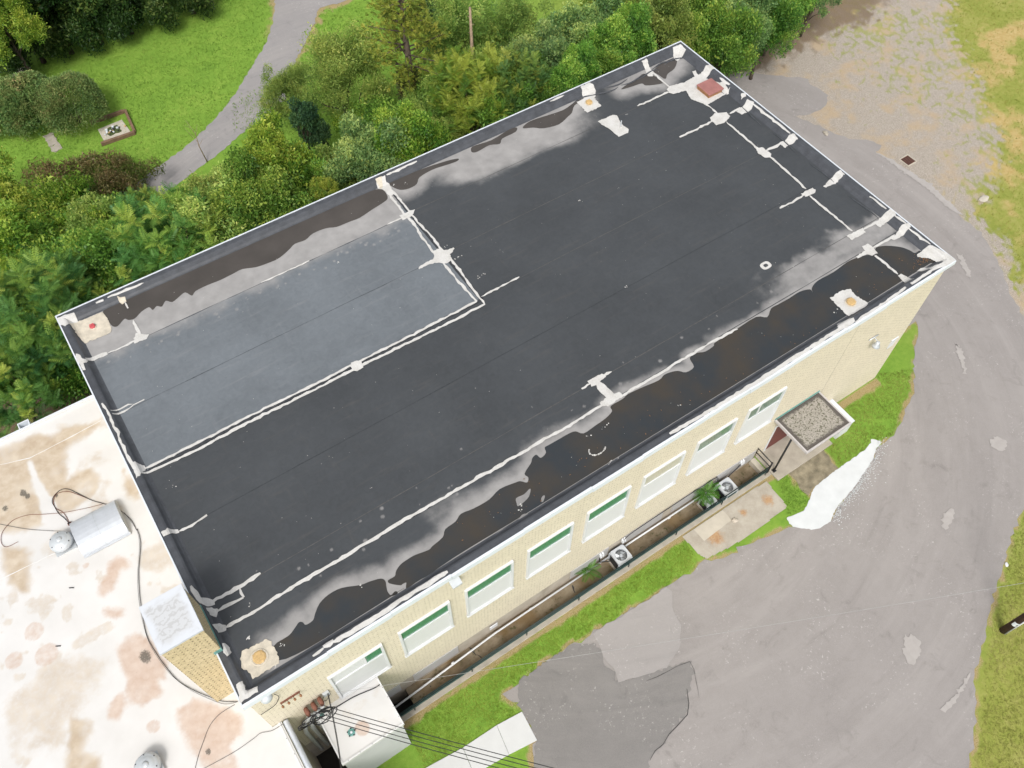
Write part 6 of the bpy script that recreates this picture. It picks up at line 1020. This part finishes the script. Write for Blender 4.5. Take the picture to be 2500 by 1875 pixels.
for k_,p_,r_,l_ in (
 ('s1',(5.78,23.13,6.0),3.0,'sumac tree with yellow tips leaning over the left rear parapet'),
 ('s2',(-1.05,22.94,5.8),3.0,'large dark sumac tree at the left edge above the white roof'),
 ('s2',(-3.79,21.03,4.2),2.4,'shaded sumac at the left edge just above the white roof corner'),
 ('b1',(2.34,25.60,4.6),2.5,'dark leafy tree between the two large sumacs'),
 ('s1',(0.86,23.09,4.6),2.0,'blue green sumac tucked against the building corner'),
 ('b3',(-0.47,30.58,3.6),2.8,'drooping olive tree at the left edge above the sumac'),
 ('w2',(1.75,31.77,2.2),3.0,'tangled olive thicket left of the yellow tipped sumac'),
 ('w1',(2.66,35.89,1.2),3.2,'brownish scrub at the lower edge of the lawn'),
 ('w1',(5.70,34.63,1.1),2.2,'reddish weedy scrub where the driveway disappears'),
 ('w2',(-0.32,36.32,1.8),2.6,'olive scrub at the left edge below the lawn'),
 ('s1',(5.49,29.41,3.4),1.5,'small sumac in front of the driveway end'),
 ('v1',(8.68,23.32,5.6),2.2,'tree draped in pale vines by the rear parapet'),
 ('v1',(8.39,25.59,4.4),1.5,'vine draped sapling beside the driveway'),
 ('b3',(12.20,25.41,6.2),2.3,'tall bushy tree with drooping yellow green tips by the driveway'),
 ('b1',(10.81,22.34,6.4),2.3,'dark bushy tree touching the parapet left of the divider'),
 ('s3',(13.43,21.43,7.2),0.75,'tiny bright yellow sumac at the parapet'),
 ('f1',(19.50,31.29,5.2),2.5,'tall feathery pale green tree beside the driveway bend'),
 ('f2',(16.77,34.28,3.4),1.7,'lower feathery tree overhanging the driveway'),
 ('d1',(16.06,30.48,4.0),1.0,'small round dark evergreen on open grass behind the building'),
 ('d1',(16.80,29.89,3.0),0.75,'second smaller dark evergreen leaning beside the first'),
 ('b2',(16.81,22.96,6.6),2.3,'dense green tree at the parapet right of the divider'),
 ('b3',(18.90,21.98,7.0),2.0,'yellowish leafy tree just left of the bright sumac at the parapet'),
 ('w2',(18.79,30.20,2.0),1.7,'low green bushes in the clearing behind the parapet trees'),
 ('f2',(21.64,24.65,5.5),1.7,'feathery green tree between ivy trunk and bright sumac'),
 ('d1',(27.72,34.55,4.0),2.0,'dark evergreen standing behind the pine'),
 ('f1',(27.45,30.92,5.0),2.3,'soft feathery tree behind the dead pole'),
 ('s3',(23.63,23.81,7.0),2.5,'bright yellow green sumac rising above the rear parapet'),
 ('s2',(26.06,22.74,7.2),1.9,'green sumac right of the bright yellow one'),
 ('f2',(30.46,29.20,5.0),2.4,'pale green feathery tree in the middle of the tree belt'),
 ('b2',(28.91,24.21,6.6),2.2,'leafy green tree behind the rear orange drain'),
 ('b2',(32.88,25.53,6.2),2.3,'dense green tree left of the far roof corner'),
 ('b1',(33.17,23.02,7.0),1.9,'tree with yellowing leaves at the parapet near the far corner'),
 ('b3',(37.31,27.41,5.2),2.6,'large olive tree at the top edge above the far corner'),
 ('f2',(37.60,24.25,6.0),2.3,'feathery green tree just behind the far roof corner'),
 ('b1',(40.87,27.59,5.0),2.6,'dark green tree at the top edge behind the far corner'),
 ('b4',(40.22,21.79,5.0),2.1,'leafy tree right of the far roof corner overhanging the gravel'),
 ('b1',(40.80,24.39,5.6),2.4,'bushy tree between the far roof corner and the gravel'),
 ('b2',(43.16,23.05,5.2),2.3,'round green tree above the leaf littered gravel'),
 ('b4',(45.34,22.36,4.2),1.8,'rightmost low tree over the leaf litter'),
 ('b1',(47.93,23.81,4.4),2.2,'dark tree at the top edge where the gravel begins'),
 ('b2',(51.68,24.00,3.6),1.8,'last tree of the belt at the top edge of the gravel'),
 ('b1',(28.68,21.55,7.4),1.5,'bushy treetop peeking over the rear parapet by the white blob'),
 ('b2',(-1.38,24.24,2.6),1.8,'low dark undergrowth behind the white roof edge'),
 ('b3',(4.09,48.74,4.6),1.8,'yellow leaved sapling at the upper left corner'),
 ('w3',(16.16,50.63,1.7),2.1,'seventh dark bush from the left along the top edge of the lawn'),
 ('w3',(13.86,50.64,1.7),2.1,'sixth dark bush from the left along the top edge of the lawn'),
 ('w3',(11.50,50.74,1.7),2.1,'fifth dark bush from the left along the top edge of the lawn'),
 ('w3',(9.30,50.75,1.7),2.1,'fourth dark bush from the left along the top edge of the lawn'),
 ('w3',(7.19,50.86,1.7),2.1,'third dark bush from the left along the top edge of the lawn'),
 ('w3',(5.24,50.93,1.7),2.1,'second dark bush from the left along the top edge of the lawn'),
 ('w3',(3.36,51.09,1.7),2.1,'first dark bush from the left along the top edge of the lawn'),
 ('k1',(6.64,52.62,6.5),3.8,'tall dark tree behind the upper left corner tree'),
 ('k1',(19.22,51.81,4.4),3.0,'dark tree at the right end of the top left wood'),
 ('k1',(15.75,51.89,4.4),3.2,'dark tree fourth along the wood edge at top left'),
 ('k1',(12.26,52.18,4.2),3.2,'dark tree third along the wood edge at top left'),
 ('k1',(8.85,52.47,4),3.2,'dark tree second along the wood edge at top left'),
 ('k1',(5.74,52.24,4),3.2,'big dark tree in the upper left corner of the lawn'),
 ('w4',(3.28,30.07,2.8),2.2,'pale bush behind the yellow tipped sumac'),
 ('w5',(-1.02,21.98,3.2),2.0,'leafy bush at the rear of the white roof'),
 ('w5',(-2.71,23.06,3.6),2.4,'leafy bush below the left edge sumac'),
 ('w5',(0.58,28.23,3.2),2.4,'leafy bush between the left edge sumac and the thicket'),
 ('w4',(9.55,28.44,2.6),2.0,'pale vine tangle below the driveway'),
 ('w5',(41.24,26.65,4.5),2.4,'leafy bush at the top edge behind the far corner'),
 ('w4',(45.55,26.78,3.5),2.4,'pale bush at the top edge right of the far corner'),
 ('w5',(49.46,24.70,2.0),2.0,'last leafy bush over the leaf litter'),
 ('w4',(47.41,25.35,3.0),2.4,'pale bush at the top edge over the leaf litter'),
 ('w5',(44.23,24.11,2.4),2.2,'leafy bush over the leaf litter right of the far corner'),
 ('w5',(42.49,24.94,3.5),2.4,'leafy bush right of the far corner'),
 ('w4',(39.97,24.32,4.5),2.2,'pale bush just behind the far corner'),
 ('w5',(39.75,28.55,4.0),2.4,'leafy bush at the top edge left of the far corner'),
 ('w4',(37.27,25.22,5.0),2.2,'pale bush just left of the far corner'),
 ('w4',(36.07,27.40,4.5),2.4,'pale bush between the last parapet trees'),
 ('w5',(31.58,22.62,6.5),1.8,'leafy bush hugging the parapet before the far corner'),
 ('w4',(32.17,26.10,5.0),2.2,'pale bush under the dense trees behind the drain'),
 ('w5',(27.02,22.71,6.4),2.0,'leafy bush at the parapet left of the rear orange drain'),
 ('w5',(24.89,22.43,6.4),2.0,'leafy bush peeking over the parapet right of the bright sumac'),
 ('w4',(28.03,29.02,4.0),2.4,'pale bush under the dead pole'),
 ('w5',(23.05,26.14,5.0),2.2,'leafy bush left of the bright sumac'),
 ('w5',(19.73,26.78,4.0),2.2,'leafy bush behind the dense parapet tree'),
 ('w4',(15.36,24.69,5.0),1.9,'pale bush at the parapet right of the tiny yellow sumac'),
 ('w5',(13.58,25.10,5.0),1.9,'leafy bush at the parapet beside the tiny yellow sumac'),
 ('w5',(3.43,24.18,4.0),2.2,'leafy bush under the yellow tipped sumac'),
 ('w5',(7.41,27.12,3.0),2.2,'leafy bush between the sumac and the vine draped tree'),
): plant(k_,p_,r_,l_)

# pine with ivy clad trunk, dead pole, dead sapling
pn=pine(401,GP,11.5); q=[(22.36,28.62,9.30)][0]; pn.location=(q[0],q[1],0); tag(pn,'yellowish pine with ivy covered trunk rising above the belt','tree','trees behind the building')
link('ivy',ivy(5,6.3,.62,[(.03,.05,.012),(.05,.08,.018),(.09,.10,.025),(.13,.09,.03)],'ivy'),M['leaf_dull'],pn)
cd=empty('ivy_column',(*[(36.00,27.98,5.50)][0][:2],0),'narrow brown ivy covered snag at the top edge','tree','trees behind the building'); MB().tube([(0,0,-.1),(0,0,7)],[.2,.08],8).build('trunk',M['bark'],cd,True); link('ivy',ivy(6,7,.55,[(.035,.04,.012),(.06,.06,.018),(.10,.07,.03),(.15,.09,.03)],'ivy'),M['leaf_dull'],cd)
sn=empty('dead_tree',(*[(26.73,28.72,5.00)][0][:2],0),'bare pale dead trunk sticking up behind the bright sumac','dead tree'); MB().tube([(0,0,-.1),(.05,0,5),(0,0,8.6)],[.14,.11,.07],9).build('trunk',M['deadwood'],sn,True)
for k in range(7): MB().tube([(0,0,5.2+k*.45),(.22*math.cos(k*2.4),.22*math.sin(k*2.4),5.28+k*.45)],[.03,.01],5).build('branch_stub',M['deadwood'],sn)
db=empty('dead_sapling',(*[(10.78,35.27,0.00)][0][:2],0),'thin leafless sapling leaning over the driveway','dead tree'); MB().tube([(0,0,0),(-.1,.2,1.2),(-.05,.1,2.2),(-.3,.2,3.3)],[.04,.03,.02,.008],6).build('trunk',M['deadwood'],db,True)
for a,b_ in (((-.07,.15,1.5),(-.5,.5,2.6)),((-.05,.1,2.2),(.25,0,2.9)),((-.1,.2,1.2),(.3,.1,1.7)),((-.2,.15,2.7),(-.5,.1,3.1))): MB().tube([a,b_],[.015,.005],5).build('twig',M['deadwood'],db)
# three clipped shrubs on the lawn
for k,(q,r_,h_,lab) in enumerate((([(5.30,43.38,1.20)][0],1.95,3.0,'clipped round shrub nearest the timber frame'),([(3.03,44.88,1.20)][0],2.05,2.9,'middle one of the three clipped round shrubs'),([(1.26,45.74,1.20)][0],1.9,2.7,'clipped round shrub cut by the left edge'))):
    t=shrub(500+k,r_,h_,GB); t.location=(q[0],q[1],0); tag(t,lab,'shrub','clipped shrubs on the lawn')
# young pinnate plants in the areaway
TV,TF=tmpl_frond(11,.75,.20,.055,.34)
for (q,lab,n_,s_) in (([(14.66,-0.04,0.25)][0],'green fern like seedling in the areaway left of the condenser',9,1.0),([(21.55,-0.12,0.75)][0],'tall fern like seedling growing over the small condenser',13,1.15)):
    rs=np.random.default_rng(int(q[0]*10)); t=empty('pinnate_seedling',(q[0],q[1],-.4),lab,'plant','seedlings in the areaway'); h_=q[2]+.4
    Ms=[];Cs=[]
    for k in range(n_): a=k*2.399+.4; e=rs.uniform(.0,.5); ca,sa,ce,se=math.cos(a),math.sin(a),math.cos(e),math.sin(e); Ms.append((np.array([(ca,-sa,0),(sa,ca,0),(0,0,1)])@np.array([(ce,0,-se),(0,1,0),(se,0,ce)]))*rs.uniform(.75,1.05)*s_); Cs.append(rs.uniform(.25,.62))
    Ps=np.stack([np.zeros(n_),np.zeros(n_),h_-.04*np.arange(n_)*.8],1)
    for k in range(n_): link('frond',scatter('frond',TV,TF,np.array(Ms[k:k+1]),Ps[k:k+1],pick([(.05,.16,.025),(.10,.25,.035),(.18,.33,.04)],np.array(Cs[k:k+1]))),M['leaf'],t)
    MB().tube([(0,0,0),(0,0,h_)],[.02,.012],6).build('stem',M['leaf_dull'] if False else M['bark'],t)
